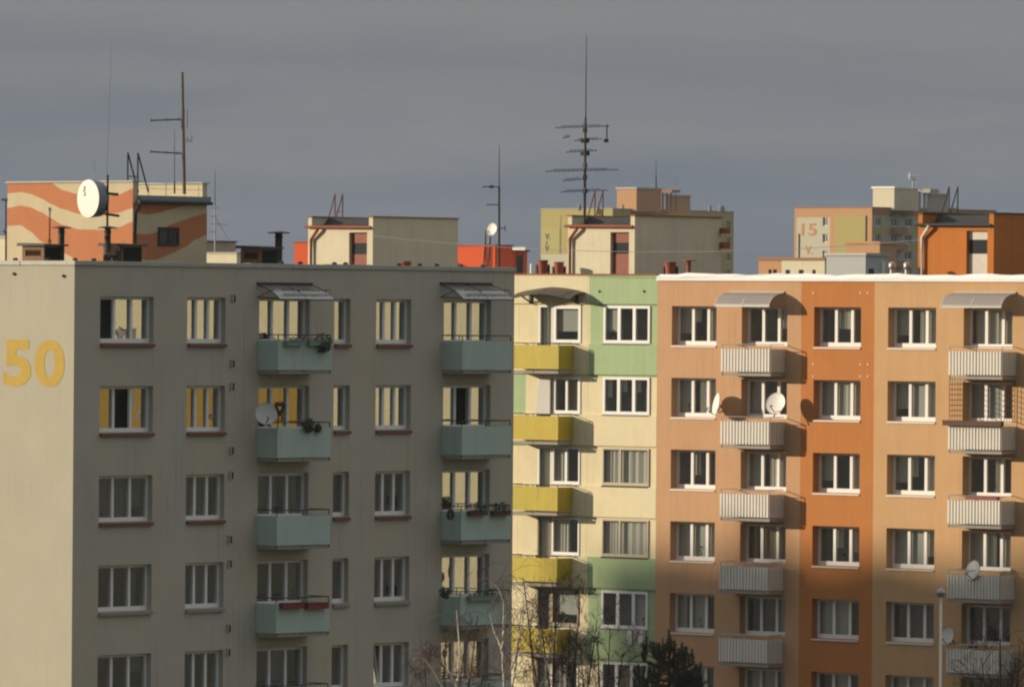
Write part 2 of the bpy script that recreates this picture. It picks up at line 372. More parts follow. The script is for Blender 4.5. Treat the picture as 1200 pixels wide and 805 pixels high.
def balcony(F, root, s0, s1, D, zt, zb, zr, pm, ribbed=False, slab_m=None, gap=.0, rail_m=None):
    p = MB(); t = .03
    if ribbed:
        def strip(A, B, nrm):   # trapezoid corrugation from A to B
            n = max(4, int((B-A).length/.145)); pts = []
            for i in range(n):
                for q, h in ((0, 0), (.5, 0), (.58, .05), (.92, .05)):
                    pts.append(A+(B-A)*((i+q)/n)+nrm*h)
            pts.append(B)
            for i in range(len(pts)-1):
                a, b = pts[i], pts[i+1]; u = V((0, 0, zt-zb))
                p.quad(a, b, b+u, a+u)
        o_ = F.P(0, 1, 0)-F.P(0, 0, 0); q_ = F.P(1, 0, 0)-F.P(0, 0, 0)
        strip(F.P(s0, D, zb), F.P(s1, D, zb), -o_)
        strip(F.P(s1, D, zb), F.P(s1, .02, zb), -q_)
        strip(F.P(s0, .02, zb), F.P(s0, D, zb), q_)
        po = p.build('balcony', pm, root, recalc=False)
    else:
        p.fbox(F, s0, s1, D-t, D, zb, zt); p.fbox(F, s0, s0+t, .01, D-t-.004, zb, zt); p.fbox(F, s1-t, s1, .01, D-t-.004, zb, zt)
        po = p.build('balcony', pm, root)
    s = MB(); s.fbox(F, s0+.02, s1-.02, .003, D-.04, zb-.13-gap, zb-.02-gap)
    s.build('slab', slab_m or m_conc, po)
    r = MB(); e = .018
    for sx in (s0+.03, s1-.03):
        r.tube([F.P(sx, .02, zr), F.P(sx, D-.03, zr)], e, 5)
        r.tube([F.P(sx, D-.03, zb-.1-gap), F.P(sx, D-.03, zr)], e, 5)
    r.tube([F.P(s0+.03, D-.03, zr), F.P(s1-.03, D-.03, zr)], e, 5)
    r.tube([F.P((s0+s1)/2, D-.045, zb-.1-gap), F.P((s0+s1)/2, D-.045, zr)], e, 5)
    r.build('railing', rail_m or m_dark, po)
    return po

def canopy(F, root, s0, s1, D, zw, zf, sheet, frame, ribs=3, grid=False, flat=0.):
    """quarter-arc sheet: high on the wall, low at its front edge"""
    c = MB(); n = 12; H = zw-zf
    prof = [(D*((1-flat)*math.sin(math.pi/2*i/n)+flat*i/n), zf+H*((1-flat)*math.cos(math.pi/2*i/n)+flat*(1-i/n))) for i in range(n+1)]
    for i in range(n):
        (d0, z0), (d1, z1) = prof[i], prof[i+1]
        c.quad(F.P(s0, d0+.01, z0), F.P(s1, d0+.01, z0), F.P(s1, d1+.01, z1), F.P(s0, d1+.01, z1))
    o = c.build('canopy', sheet, root, recalc=False, smooth=True)
    b = MB()
    for k in range(ribs):
        s = s0+.02+(s1-s0-.04)*k/(ribs-1)
        b.tube([F.P(s, d+.01, z-.02) for d, z in prof], .02, 5)
    b.tube([F.P(s0, D, zf-.02), F.P(s1, D, zf-.02)], .022, 5)
    if grid:
        for k in range(ribs):
            s = s0+.02+(s1-s0-.04)*k/(ribs-1)
            b.tube([F.P(s, .02, zf+.05), F.P(s, D*.9, zf+.02)], .018, 5); b.tube([F.P(s, .02, zf+.05), F.P(s, D*.72, zf+H*.62)], .014, 5)
        for f in (.30, .62): b.tube([F.P(s0+.3, D*.97-.25*f, zf+H*f), F.P(s1, D*.97-.25*f, zf+H*f)], .013, 5)
        for k in range(17):
            s = s0+.3+(s1-s0-.3)*k/16; b.tube([F.P(s, D*.97-.25*.3, zf+H*.3), F.P(s, D*.97-.25*.62, zf+H*.62)], .007, 4)
    b.build('bracket', frame, o)
    t = MB(); t.fbox(F, s0-.01, s1+.01, .0015, .06, zw-.03, zw+.05); t.build('wall_rail', m_cap if not grid else frame, o)
    return o

def ladder(root, base, top_z, ax, w=.42, lean=.55, m=None, depth_ax=None):
    """roof ladder: two stiles with the hooped grab rails that stand above the roof edge"""
    m = m or m_dark; b = MB(); ax = V(ax); dx = V(depth_ax)
    for q in (0, w):
        a = V(base)+ax*q
        b.tube([a, V((a.x, a.y, top_z))], .028, 5)
        c = a+dx*lean
        b.tube([V((a.x, a.y, top_z)), V((c.x, c.y, a.z+.1))], .028, 5)
    z = base[2]+.3
    while z < top_z-.7:
        b.tube([V(base)+V((0, 0, z-base[2])), V(base)+ax*w+V((0, 0, z-base[2]))], .018, 5); z += .3
    return b.build('ladder', m, root)

def dish(name, label, c, nrm, rad, mount, m=None, group='satellite dishes on the flats', cat='satellite dish'):
    """offset dish: shallow bowl, feed arm with its head, and a bracket back to where it is fixed"""
    nrm = V(nrm).normalized(); c = V(c); t = thing(name, label, cat, mount, group)
    b = MB(); n = 9
    prof = [(rad*.16*(i/n)**2-.0, rad*i/n) for i in range(n+1)]+[(rad*.16+.012, rad), (rad*.16-.02, rad*1.0)]
    b.lathe(c, nrm, prof, 28, cap=False); b.build('reflector', m or m_dishg, t, smooth=True, recalc=False)
    dn = V((0, 0, -1)); f = c+nrm*rad*1.15+dn*rad*.55
    a = MB(); a.tube([c+dn*rad*.95+nrm*rad*.1, f], .018, 5); a.build('arm', m_dark, t)
    h = MB(); h.lathe(f-nrm*.02, (c-f), [(0, .03), (.05, .04), (.12, .045), (.14, .03)], 10); h.build('feed_head', m_dishg, t)
    k = MB(); k.tube([c-nrm*.02, c-nrm*.16, V(mount)], .025, 6); k.build('bracket', m_dark, t)
    return t

# ================================================================== GREY BLOCK
XC = GX0-8.33                                   # x of its sunlit end wall
XR = GX0+12.65; GD = 12.0
grey = thing('apartment_building', 'grey shaded apartment block with the number 50 on its cream sunlit end wall', 'apartment block', (XC, GY, 0))
GROWS = [CZ+.524-2.8*k for k in range(5)]
gcols = {'A': (-7.168, -4.75), 'B': (-3.21, -1.43), 'P': (.142, 2.54), 'C': (3.72, 4.50), 'D': (5.758, 7.48), 'E': (9.097, 11.47)}
ops = []
for zt in GROWS:
    for k, (a, b) in gcols.items():
        ops.append((a, b, zt-1.45, zt))
g = MB(); s0, s1 = -8.33, 12.65; ZG = CZ+1.48
facade(g, FG, s0, s1, 0, ZG, ops, r=.24)
g.quad((XC, GY, 0), (XC, GY+GD, 0), (XC, GY+GD, ZG), (XC, GY, ZG), 2)
g.quad((XR, GY, 0), (XR, GY+GD, 0), (XR, GY+GD, ZG), (XR, GY, ZG))
g.quad((XC, GY+GD, 0), (XR, GY+GD, 0), (XR, GY+GD, ZG), (XC, GY+GD, ZG))
g.build('wall', [m_grey, m_room, m_gable], grey, recalc=False)
c = MB(); o_ = .05; x = XC-o_; cr_ = random.Random(9)
while x < XR+o_-.01:
    x2 = min(x+cr_.uniform(1.8, 2.1), XR+o_); dz, dy = cr_.uniform(-.012, .012), cr_.uniform(-.008, .008)
    c.box(x, x2-.012, GY-o_+dy, GY+.30, ZG+.002, ZG+.15+dz); x = x2
y = GY+.303
while y < GY+GD+o_-.01:
    y2 = min(y+cr_.uniform(1.8, 2.1), GY+GD+o_); dz, dx = cr_.uniform(-.012, .012), cr_.uniform(-.008, .008)
    c.box(XC-o_+dx, XC+.30, y, y2-.012, ZG+.002, ZG+.15+dz); y = y2
c.box(XR-.30, XR+o_, GY+.303, GY+GD+o_, ZG+.002, ZG+.15)
c.box(XC+.303, XR-.303, GY+GD-.3, GY+GD+o_, ZG+.002, ZG+.15)
c.build('coping', m_cap, grey, bevel=.012)
c = MB(); c.quad((XC+.01, GY+.01, ZG-.25), (XR-.01, GY+.01, ZG-.25), (XR-.01, GY+GD-.01, ZG-.25), (XC+.01, GY+GD-.01, ZG-.25)); c.build('roof', m_roof, grey)
c = MB()
for px in (18, 56, 88, 110, 330, 352, 392, 405, 468, 492, 512, 540, 566):
    P = on(px, 305, 1, GY+.15) if px > 89 else on(px, 304, 0, XC+.15)
    c.tube([V((P.x, P.y, ZG+.15)), V((P.x, P.y, ZG+.19)), V((P.x, P.y, ZG+.23))], [.07, .09, .05], 8)
c.build('lightning_clamp', m_dark, grey)
FEND = Fac('x', XC, GY)                          # end wall
for ch, a, b in (('5', 3.9, 36.6), ('0', 40.6, 75.7)):
    q0, q1 = FEND.s(a, 425), FEND.s(b, 425)
    text_mesh(ch, FEND, q0, q1, FEND.z(56, 453.4), FEND.z(56, 398.3), .004, m_ochre, grey, 'house_number', bold=.035, thick=.004)
for (px, py) in ((16.5, 321), (74.5, 323.5)):
    P = on(px, py, 0, XC-.02); c = MB(); c.lathe(P, (-1, 0, 0), [(0, .05), (.03, .05), (.05, .03)], 10); c.build('vent_cap', m_dark, grey)

# windows of the grey block: what stands behind each pane (0 nothing, 1 light cloth, 2 warm cloth, 3 blind, 4/5 half)
gopen = {('A', 0): {0: 'swing'}, ('A', 1): {1: 'swing'}, ('E', 1): {1: 'swing'}, ('D', 4): {0: 'tilt'}}
gc = {('A', 0): (0, 1, 2), ('A', 1): (2, 0, 2), ('A', 2): (3, 1, 3), ('A', 3): (0, 0, 1), ('A', 4): (0, 0, 4),
      ('B', 0): (2, 1, 5), ('B', 1): (2, 2, 0), ('B', 2): (3, 3, 0), ('B', 3): (0, 3, 0), ('B', 4): (0, 0, 0),
      ('D', 0): (3, 1, 1), ('D', 1): (1, 4, 1), ('D', 2): (0, 2, 0), ('D', 3): (0, 0, 0), ('D', 4): (0, 0, 0),
      ('P', 2): (1, 1, 1), ('P', 3): (0, 0, 1), ('P', 4): (0, 3, 0), ('E', 0): (1, 1, 1), ('E', 1): (1, 0, 1), ('E', 2): (2, 2, 0)}
for k, (a, b) in gcols.items():
    for j, zt in enumerate(GROWS):
        cu = gc.get((k, j), (0, 0, 0)); bal = k in 'PE'
        sp = (1,) if k == 'C' else (1, 1, 1)
        sill = None if bal else (m_silld if (j < 3 and not (k == 'A' and j == 9)) else m_sillg)
        window(FG, grey, a+.004, b-.004, zt-.004, zt-1.446, r=.19, split=sp, gl=m_glG, sill=sill, sill_h=.06,
               sill_out=.10, curt=cu, opened=gopen.get((k, j)), name='balcony_window' if bal else 'window', drop=.10, sill_over=-.006,
               bot=.13, bar=.09)
# ventilation slots
for px, py in ((273.6, 350), (272.4, 426), (272.2, 453), (271.4, 528), (271, 557), (269.4, 632), (269.2, 660.5), (267.8, 736), (267.4, 764)):
    s, z = FG.at(px, py); c = MB(); c.fbox(FG, s-.07, s+.07, .002, .03, z-.11, z+.11); o = c.build('vent', m_black, grey)
    c = MB(); c.fbox(FG, s-.11, s-.075, .002, .09, z-.12, z+.12); c.fbox(FG, s-.075, s+.075, .002, .09, z+.112, z+.14); c.build('vent_hood', m_cap, o)
# balconies and the two canopies of the top floor
gs = {'P': (.075, FG.s(388.4, 433, .9)), 'E': (FG.s(517.6, 433), FG.s(599.6, 433, .9))}
for k in 'PE':
    for zt in GROWS:
        balcony(FG, grey, gs[k][0], gs[k][1], .9, zt-1.35, zt-2.29, zt-1.17, m_mint, slab_m=m_sillg)
for k, (x0, x1) in {'P': (327.7, 391.8), 'E': (542.3, 602)}.items():
    a, b = FG.s(x0, 350, 1.), FG.s(x1, 350, 1.)
    canopy(FG, grey, a, b, 1.0, FG.z((x0+x1)/2-24, 333), FG.z((x0+x1)/2, 350.5, 1.), m_polyl, m_dark, 3, True, .6)

# the painted stair house on its roof
YW = GY+4.0; XW = on(155.5, 262, 1, YW).x
FWL = Fac('x', XW, YW); FWF = Fac('y', XW, YW)
zt = FWL.z(82, 214.2); zb = ZG-.25; sL = FWL.s(8.5, 262); sR = FWF.s(242.5, 262)
depth = -sL
w = MB()
def stripes(F, cols, n, ztop_f, first):
    """paint bands: every column of the wall is cut where the band edges run (px columns from the mural)"""
    def lerp(px):
        for i in range(len(cols)-1):
            a, b = cols[i], cols[i+1]
            if a[0] <= px <= b[0]:
                t = (px-a[0])/(b[0]-a[0]); t = t*t*(3-2*t)*.4+t*.6
                return [u+(v-u)*t for u, v in zip(a[1:], b[1:])]
        return list(cols[-1][1:])
    x0, x1 = cols[0][0], cols[-1][0]
    for i in range(n):
        pa, pb = x0+(x1-x0)*i/n, x0+(x1-x0)*(i+1)/n
        la, lb = lerp(pa), lerp(pb); sa, sb = F.s(pa, 262), F.s(pb, 262)
        za = [F.z(pa, y) for y in la]; zc = [F.z(pb, y) for y in lb]
        za = [min(z, ztop_f) for z in za]+[zb]; zc = [min(z, ztop_f) for z in zc]+[zb]
        ta, tb = ztop_f, ztop_f; k = first
        for ya, yb in zip(za, zc):
            if ta-ya > 1e-4 or tb-yb > 1e-4:
                w.quad(F.P(sa, 0, ya), F.P(sb, 0, yb), F.P(sb, 0, tb), F.P(sa, 0, ta), k)
            ta, tb = min(ta, ya), min(tb, yb); k = 1-k
stripes(FWL, [(8.5, 200, 227, 244, 265), (24, 200, 225.2, 241, 264), (35, 202, 227.5, 243, 271), (48.5, 207, 232.8, 249, 283), (60, 214.5, 239.5, 256, 290),
              (72.7, 223, 245, 263.5, 296), (93.7, 228.5, 251.4, 269, 305.5), (119.5, 230, 253, 269.5, 311), (137, 229, 250, 267, 312), (155.5, 221, 244, 260, 306)], 60, zt, 1)
ze = FWF.z(200, 237)
stripes(FWF, [(155.5, 238, 247, 271, 301.5), (162, 233, 249.8, 274, 303), (173, 230, 252, 274.8, 305), (185, 229, 250, 272, 304), (200, 228, 245.5, 263.5, 298),
              (215, 226, 241.5, 258, 291), (230, 220, 237, 253, 280.5), (242.5, 219, 233, 250, 275)], 40, ze, 1)
# other faces, low roof between the two side walls
w.quad((XW, YW+depth, zb), (XW+sR, YW+depth, zb), (XW+sR, YW+depth, zt), (XW, YW+depth, zt), 1)
w.quad((XW+sR, YW, zb), (XW+sR, YW+depth, zb), (XW+sR, YW+depth, zt), (XW+sR, YW, zt), 1)
# side walls above the low roof
zl = FWF.z(200, 230)
for x0, x1 in ((XW, XW+.22), (XW+sR-.22, XW+sR)):
    lo = zl if x0 > XW else ze
    w.quad((x0, YW, ze+.001), (x1, YW, ze+.001), (x1, YW, zt), (x0, YW, zt), 1)
    w.quad((x1 if x0 == XW else x0, YW, zl), (x1 if x0 == XW else x0, YW+depth, zl), (x1 if x0 == XW else x0, YW+depth, zt), (x1 if x0 == XW else x0, YW, zt), 1)
    w.quad((x0, YW, zt), (x1, YW, zt), (x1, YW+depth, zt), (x0, YW+depth, zt), 1)
sh = w.build('stair_house', [m_mural, m_muralc], grey, recalc=False)
c = MB(); c.box(XW+.225, XW+sR+.04, YW-.14, YW+depth, ze+.004, zl); c.build('low_roof', m_shroud, sh)
c = MB(); c.box(XW-.06, XW+.28, YW-.04, YW+depth+.05, zt+.003, zt+.05); c.box(XW+sR-.28, XW+sR+.06, YW-.04, YW+depth+.05, zt+.003, zt+.05); c.build('roof_trim', m_cap, sh)
c = MB(); yq = YW-.17
c.tube([V((XW+.1, yq, ze-.02)), V((XW+sR+.05, yq, ze-.02))], .055, 8); c.build('gutter', m_dark, sh)
c = MB(); P = lambda px, py, dy=.1: on(px, py, 1, YW-dy)
c.tube([P(163, 239, .2), P(163, 242, .15), P(158.5, 249), P(158.5, 300)], .075, 8); c.build('downpipe', m_dark, sh)
c = MB(); a, b = FWF.s(185, 278), FWF.s(209, 278); z1, z2 = FWF.z(197, 288), FWF.z(197, 266.5)
c.fbox(FWF, a, b, .004, .05, z2-.08, z2); c.fbox(FWF, a, b, .004, .05, z1, z1+.08); c.fbox(FWF, a, a+.08, .004, .05, z1+.081, z2-.081); c.fbox(FWF, b-.08, b, .004, .05, z1+.081, z2-.081)
c.fbox(FWF, (a+b)/2-.03, (a+b)/2+.03, .004, .045, z1+.081, z2-.081)
o = c.build('window', m_dark, sh); c = MB(); c.fbox(FWF, a+.08, b-.08, .002, .02, z1+.08, z2-.08); c.build('pane', m_glassd, o)
c = MB()
for q in (.5, 1.5, 2.6, 3.4):
    x = XW+.225+q*(sR-.5)/3.7; c.tube([V((x, YW-.1, zl)), V((x, YW-.1, zl+.42))], .011, 5)
c.tube([V((XW+.25, YW-.1, zl+.22)), V((XW+sR-.1, YW-.1, zl+.22))], .008, 5); c.tube([V((XW+.25, YW-.1, zl+.42)), V((XW+sR-.1, YW-.1, zl+.42))], .008, 5)
c.build('railing', m_steel, sh)
b0 = on(149.5, 214, 1, YW+.6); b0.z = zt-.4
ladder(sh, b0, at(149.5, 179, b0.dot(fw)).z, (1, 0, 0), .47, .5, m_dark, (.85, -.15, 0))

# ------------------------------------------------------------------ things on the grey roof
def vent_box(label, x0, xm, x1, ytop, D, group='louvred vent boxes on the grey roof'):
    base = on(xm, 306, 0, XC+1.5) if xm < 88 else on(xm, 306, 1, GY+1.3); base.z = ZG-.25; t = thing('vent_box', label, 'roof vent', base, group)
    yc, xc = base.y, base.x
    yl = on(x0, 295, 0, xc).y; xr = on(x1, 295, 1, yc).x; z1 = at(xm, ytop, D).z
    b = MB(); b.box(xc+.05, xr, yc, yl, ZG-.25, z1); b.box(xc, xc+.045, yc, yc+.14, ZG-.25, z1); b.box(xc, xc+.045, yl-.14, yl, ZG-.25, z1)
    b.box(xc, xc+.045, yc+.143, yl-.143, ZG-.25, ZG+.30); b.box(xc, xc+.045, yc+.143, yl-.143, z1-.12, z1)
    b.build('body', m_vent, t)
    l = MB()
    for k in range(5):
        z = ZG+.32+(z1-.14-ZG-.32)*k/5; h = (z1-.14-ZG-.32)/5
        l.hexa([(xc+.03, yc+.145, z), (xc+.045, yc+.145, z), (xc+.045, yl-.145, z), (xc+.03, yl-.145, z),
                (xc+.003, yc+.145, z+h*.8), (xc+.018, yc+.145, z+h*.8), (xc+.018, yl-.145, z+h*.8), (xc+.003, yl-.145, z+h*.8)])
    l.build('louvre', m_pot, t)
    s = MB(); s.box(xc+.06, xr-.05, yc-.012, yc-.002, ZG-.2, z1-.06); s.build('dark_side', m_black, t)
    r = MB(); r.hexa([(xc-.12, yc-.14, z1+.005), (xr+.12, yc-.14, z1+.005), (xr+.12, yl+.14, z1+.005), (xc-.12, yl+.14, z1+.005),
                      (xc-.1, yc-.12, z1+.06), (xr+.1, yc-.12, z1+.06), (xr+.1, yl+.12, z1+.1), (xc-.1, yl+.12, z1+.1)]); r.build('lid', m_dark, t)
    return t
vent_box('brown louvred vent box at the left end of the grey roof before the mural', 26, 51.5, 74, 287.5, 224)
vent_box('brown vent box with a dark hood standing at the corner of the painted stair house', 121, 143, 166.5, 287.5, 224.5)
vent_box('lone brown vent box between the painted stair house and the cream rooftop house', 282, 305.5, 326.5, 292, 234)
def stack_pipe(name, label, px, y0, y1, D, m, cap=True, r=.1, group='capped vent pipes on the roofs', zb=None):
    if D is None: D = (on(px, 300, 0, XC+2.3) if px < 88 else on(px, 300, 1, GY+1.6)).dot(fw)
    b = at(px, y1, D)
    if zb is not None: b.z = zb
    t = thing(name, label, 'vent pipe', b, group); top = at(px, y0, D).z
    c = MB(); c.tube([b, V((b.x, b.y, top-.06))], r, 10); c.build('pipe', m, t)
    if cap:
        c = MB(); c.lathe(V((b.x, b.y, top-.06)), (0, 0, 1), [(0, r*3.1), (.03, r*3.1), (.07, r*.6)], 14); c.build('cap', m, t)
        c = MB(); c.lathe(V((b.x, b.y, top-.2)), (0, 0, 1), [(0, r*1.02), (.03, r*1.3), (.05, r*1.02)], 12); c.build('collar', m, t)
    return t
stack_pipe('vent_pipe', 'black capped vent pipe rising behind the leftmost vent box', 71.8, 265.5, 300, None, m_dark, zb=ZG-.25)
stack_pipe('vent_pipe', 'black capped vent pipe below the drum dish, its elbow turned to one side', 126, 265.5, 300, None, m_dark, zb=ZG-.25)
stack_pipe('vent_pipe', 'black capped vent pipe beside the lone brown vent box', 326.5, 271.5, 306, None, m_dark, r=.12, zb=ZG-.25)
# elbow with its light bowl beside the second pipe
De = on(130, 295, 1, GY+.9).dot(fw); Pa = at(126, 291, De); c = MB(); t = thing('vent_elbow', 'dark curved vent elbow with a pale round lid at the foot of the black pipe', 'vent elbow', V((Pa.x, Pa.y, ZG-.25)))
c.tube([at(126, 285, De), at(126.5, 293, De), at(130, 298.5, De), at(136, 298.5, De), at(139.5, 294, De)], .11, 10); c.tube([at(132, 298, De), V((at(132, 298, De).x, at(132, 298, De).y, ZG-.25))], .05, 6); c.build('elbow', m_dark, t)
c = MB(); c.lathe(at(133, 293.5, De), (-.5, -.5, .3), [(0, .02), (.03, .17), (.05, .2), (.06, .17)], 16); c.build('lid', m_vent, t)

# big drum dish on its pole
Dd = on(125.5, 300, 1, GY+1.7).dot(fw)
dc = at(103.8, 233, Dd+.2); pole_b = at(125.5, 300, Dd); pole_b.z = ZG-.25
t = thing('drum_dish', 'large white drum dish with a grey shroud on the pole before the striped mural', 'microwave dish', pole_b)
ax = V((-.98, .19, .0)).normalized()
c = MB(); c.lathe(dc, ax, [(-.46, .40), (-.40, .56), (-.1, .60), (0, .61)], 36, cap=True); c.build('shroud', m_shroud, t, smooth=False)
c = MB(); c.lathe(dc, ax, [(.004, .605), (.02, .60), (.03, .4), (.034, .1)], 36); c.build('radome', m_dish, t, smooth=False)
fx = V((ax.y, -ax.x, 0)); cf = dc+ax*.045
c = MB()
pts = [(-.02, .27), (-.10, .30), (-.15, .25), (-.12, .19), (-.05, .16), (-.03, .10), (-.08, .05), (-.16, .06)]
q = fx if fx.dot(CR) > 0 else -fx
sx = q*.9
c.tube([cf+q*(a*.8-.1)+V((0, 0, .06+b*.8)) for a, b in pts], .016, 5)
c.tube([cf-q*.22+V((0, 0, .385)), cf-q*.17+V((0, 0, .335)), cf-q*.12+V((0, 0, .385))], .013, 5)
c.build('emblem', m_shroud, t)
c = MB(); pt = at(125.5, 205, Dd); c.tube([pole_b, V((pole_b.x, pole_b.y, pt.z))], .035, 8); c.build('pole', m_dark, t)
c = MB(); Z1 = dc.z
for zz in (Z1+.22, Z1-.22):
    c.tube([dc-ax*.5+V((0, 0, zz-Z1)), V((pole_b.x, pole_b.y, zz))], .035, 6)
c.tube([V((pole_b.x, pole_b.y, at(0, 226, Dd).z)), V((pole_b.x+.35, pole_b.y-.12, at(0, 227, Dd).z))], .05, 6)
c.tube([V((pole_b.x-.1, pole_b.y, at(0, 250, Dd).z)), V((pole_b.x+.4, pole_b.y-.12, at(0, 252, Dd).z))], .045, 6)
c.build('bracket', m_dark, t)

def yagi(mb, c, bx, L, n, el, r=.016, elax=V((0, 0, 1)), elt=.011):
    bx = V(bx).normalized(); a = V(c)-bx*L/2
    mb.tube([a, a+bx*L], r, 5)
    for k in range(n):
        p = a+bx*L*(k+.3)/(n-.2); h = el*(1-.35*k/n)
        mb.tube([p-elax*h/2, p+elax*h/2], elt, 4)
def aerial(label, px, ytop, ybot, D, r, group='aerial masts on the roofs', zb=None, tip=None, name='aerial_mast', x_top=None, m=None):
    b = at(px, ybot, D)
    if zb is not None: b.z = zb
    t = thing(name, label, 'aerial mast', b, group); T = at(px if x_top is None else x_top, ytop, D)
    c = MB(); c.tube([b, b+(T-b)*.5, T], [r, r*.9, r*.75], 8); c.build('mast', m or m_dark, t)
    if tip is not None:
        e = at(tip[0], tip[1], D); c = MB(); c.tube([T, T+(e-T)*.5, e], [r*.5, r*.4, r*.22], 6); c.build('whip', m_dark, t)
    return t
Dm = 228.5
m1 = aerial('thick weathered mast with two short side aerials on the painted stair house', 216, 85, 232, Dm, .055, zb=zl, x_top=213.6, m=mat('weathered_mast', (.16, .12, .09), .8, noise=.3))
for y0, px0, px1 in ((140, 176.5, 216), (180, 176, 213)):
    c = MB(); a, b = at(px0, y0+(1.5 if y0 == 140 else -2), Dm), at(px1, y0, Dm); c.tube([a, b], .022, 5)
    for q in (.02, .5, .84): p = a+(b-a)*q; c.tube([p+fw*.35, p-fw*.35], .012, 4); c.tube([p-V((0, 0, .06)), p+V((0, 0, .06))], .012, 4)
    if y0 == 140:
        for q in (.92, 1.0, 1.09): p = a+(b-a)*q; c.tube([p-V((0, 0, .3)), p+V((0, 0, .3))], .012, 4)
    c.build('side_aerial', m_dark, m1)
c = MB(); a = at(215, 164.5, Dm); c.tube([a, at(224, 164.5, Dm)], .025, 5); p = at(224.5, 164, Dm); c.tube([p-V((0, 0, .1)), p+V((0, 0, .12))], .03, 5); p = at(220, 164, Dm); c.tube([p-V((0, 0, .08)), p+V((0, 0, .1))], .03, 5); c.build('small_aerial', m_white, m1)
aerial('very tall hair thin whip rising behind the big drum dish', 125, 215, 217, 229, .011, zb=zt, tip=(131, 45), name='whip_aerial', m=m_steel)
aerial('short thin whip on a dark foot left of the weathered mast', 204.5, 213, 232, 228, .03, zb=zl, tip=(204.5, 152), name='whip_aerial', m=m_dark)
aerial('faint short whip standing just left of the tallest hair thin whip', 110.5, 200, 214, 229, .012, zb=zt, tip=(110.5, 186), name='whip_aerial', m=m_steel)

# things on the balconies of the grey block
def flower_box(label, F, s, d, z, w, pm, plant=None, n=120, h=.16, dp=.18, hang=.0, cat='flower box', group='flower boxes on the balconies', name='flower_box', spread=.16, up_=.12, leafm=None):
    b = F.P(s, d, z); t = thing(name, label, cat, b, group)
    c = MB(); c.fbox(F, s-w/2, s+w/2, d-dp/2, d+dp/2, z, z+h); c.fbox(F, s-w/2-.012, s+w/2+.012, d-dp/2-.012, d+dp/2+.012, z+h-.04, z+h-.002); c.build('planter', pm, t)
    if n:
        c = MB(); o = F.P(s, d, z+h+up_)
        if F.k == 'y': c.leaves(o, (w/2*1.02, spread, up_+.06), n, .05)
        else: c.leaves(o, (spread, w/2*1.02, up_+.06), n, .05)
        c.build('plant', leafm or m_leaf, t, recalc=False)
    return t
zr = [z-1.35 for z in GROWS]
def gp(px, py, d=1.0): return FG.at(px, py, d)
s, z = gp(345, 405, 1.0); flower_box('pale green flower box with low plants on the top balcony under the curved canopy', FG, s, 1.0, z, .85, m_potg, n=90, up_=.03)
s, z = gp(368, 405, 1.0); flower_box('pale green flower box beside the bushy plant on the same top balcony', FG, s, 1.0, z, .55, m_potg, n=40, up_=.02)
def bush(label, F, s, d, z, rad, n=420, m=None, cat='potted plant', name='potted_plant', pot=None):
    t = thing(name, label, cat, F.P(s, d, z))
    c = MB(); o = F.P(s, d, z); c.lathe(o-V((0, 0, rad*.9)), (0, 0, 1), [(0, .07), (.16, .10), (.18, .11), (.17, .09)], 12); c.build('pot', pot or m_pot, t)
    c = MB(); c.leaves(o, (rad, rad*.9, rad*1.0), n, .055); c.leaves(o+V((rad*.4, 0, -.1)), (rad*.6, rad*.6, rad*.6), n//4, .05); c.build('foliage', m or m_leaf, t, recalc=False)
    return t
s, z = gp(378.5, 402, .98); bush('round dark bushy plant hanging over the corner of the top grey block balcony', FG, s, .98, z, .33)
s, z = gp(361, 498, .98); bush('upright dark potted plant on the rail of the balcony with the round dish', FG, s, .98, z, .24, 260, m_leaf)
s, z = gp(373, 501, .98); bush('low dark plant beside the upright potted plant on the dish balcony rail', FG, s, .98, z, .15, 130, m_leaf)
s, z = gp(328, 478, .55)
t = thing('hanging_wreath', 'black heart shaped wreath hanging before the window behind the round dish', 'wreath', FG.P(s, .55, z)); c = MB()
hp = [FG.P(s+.19*math.sin(a)**3*1.05, .55, z+.16*(math.cos(a)-.38*math.cos(2*a)-.15*math.cos(3*a))) for a in [2*math.pi*i/22 for i in range(23)]]
c.tube(hp, .07, 6); c.build('ring', m_leafd, t)
for q in (-.07, .07): c = MB(); c.tube([FG.P(s+q, .56, z-.12), FG.P(s+q*1.2, .56, z-.40)], .035, 4); c.build('ribbon', m_dark, t)
c = MB(); c.tube([FG.P(s, .55, z+.2), FG.P(s, .55, GROWS[1]-.1)], .008, 4); c.build('cord', m_dark, t)
s, z = gp(311.5, 485, .75)
dish('satellite_dish', 'round pale grey dish on the second grey block balcony from the top', FG.P(s, .75, z), (-.55, -.8, .25), .36, FG.P(s+.1, .87, zr[1]+.05))
for px, lab in ((342, 'dark red empty flower box on the fourth mint balcony below the window middle'), (371, 'dark red empty flower box at the outer corner of the fourth mint balcony')):
    s, z = gp(px, 713, .99); flower_box(lab, FG, s, .99, z, 1.0, m_potred, n=0, h=.2)
s, z = gp(559.5, 604, .99); flower_box('brown flower box full of dark trailing plants, middle of the third right balcony', FG, s, .99, z, .85, m_pot, n=260, up_=.12, spread=.2)
s, z = gp(586.5, 604, .99); flower_box('brown flower box with dark plants at the corner of the third right balcony', FG, s, .99, z, .85, m_pot, n=260, up_=.12, spread=.2)
s, z = gp(523, 588, .9); bush('small dark potted plant at the near corner of the third right balcony', FG, s, .9, z, .2, 200)
s, z = gp(527.5, 603, .95)
t = thing('hanging_wreath', 'small round dark wreath hung on the mint panel of the third right balcony', 'wreath', FG.P(s, .95, z)); c = MB()
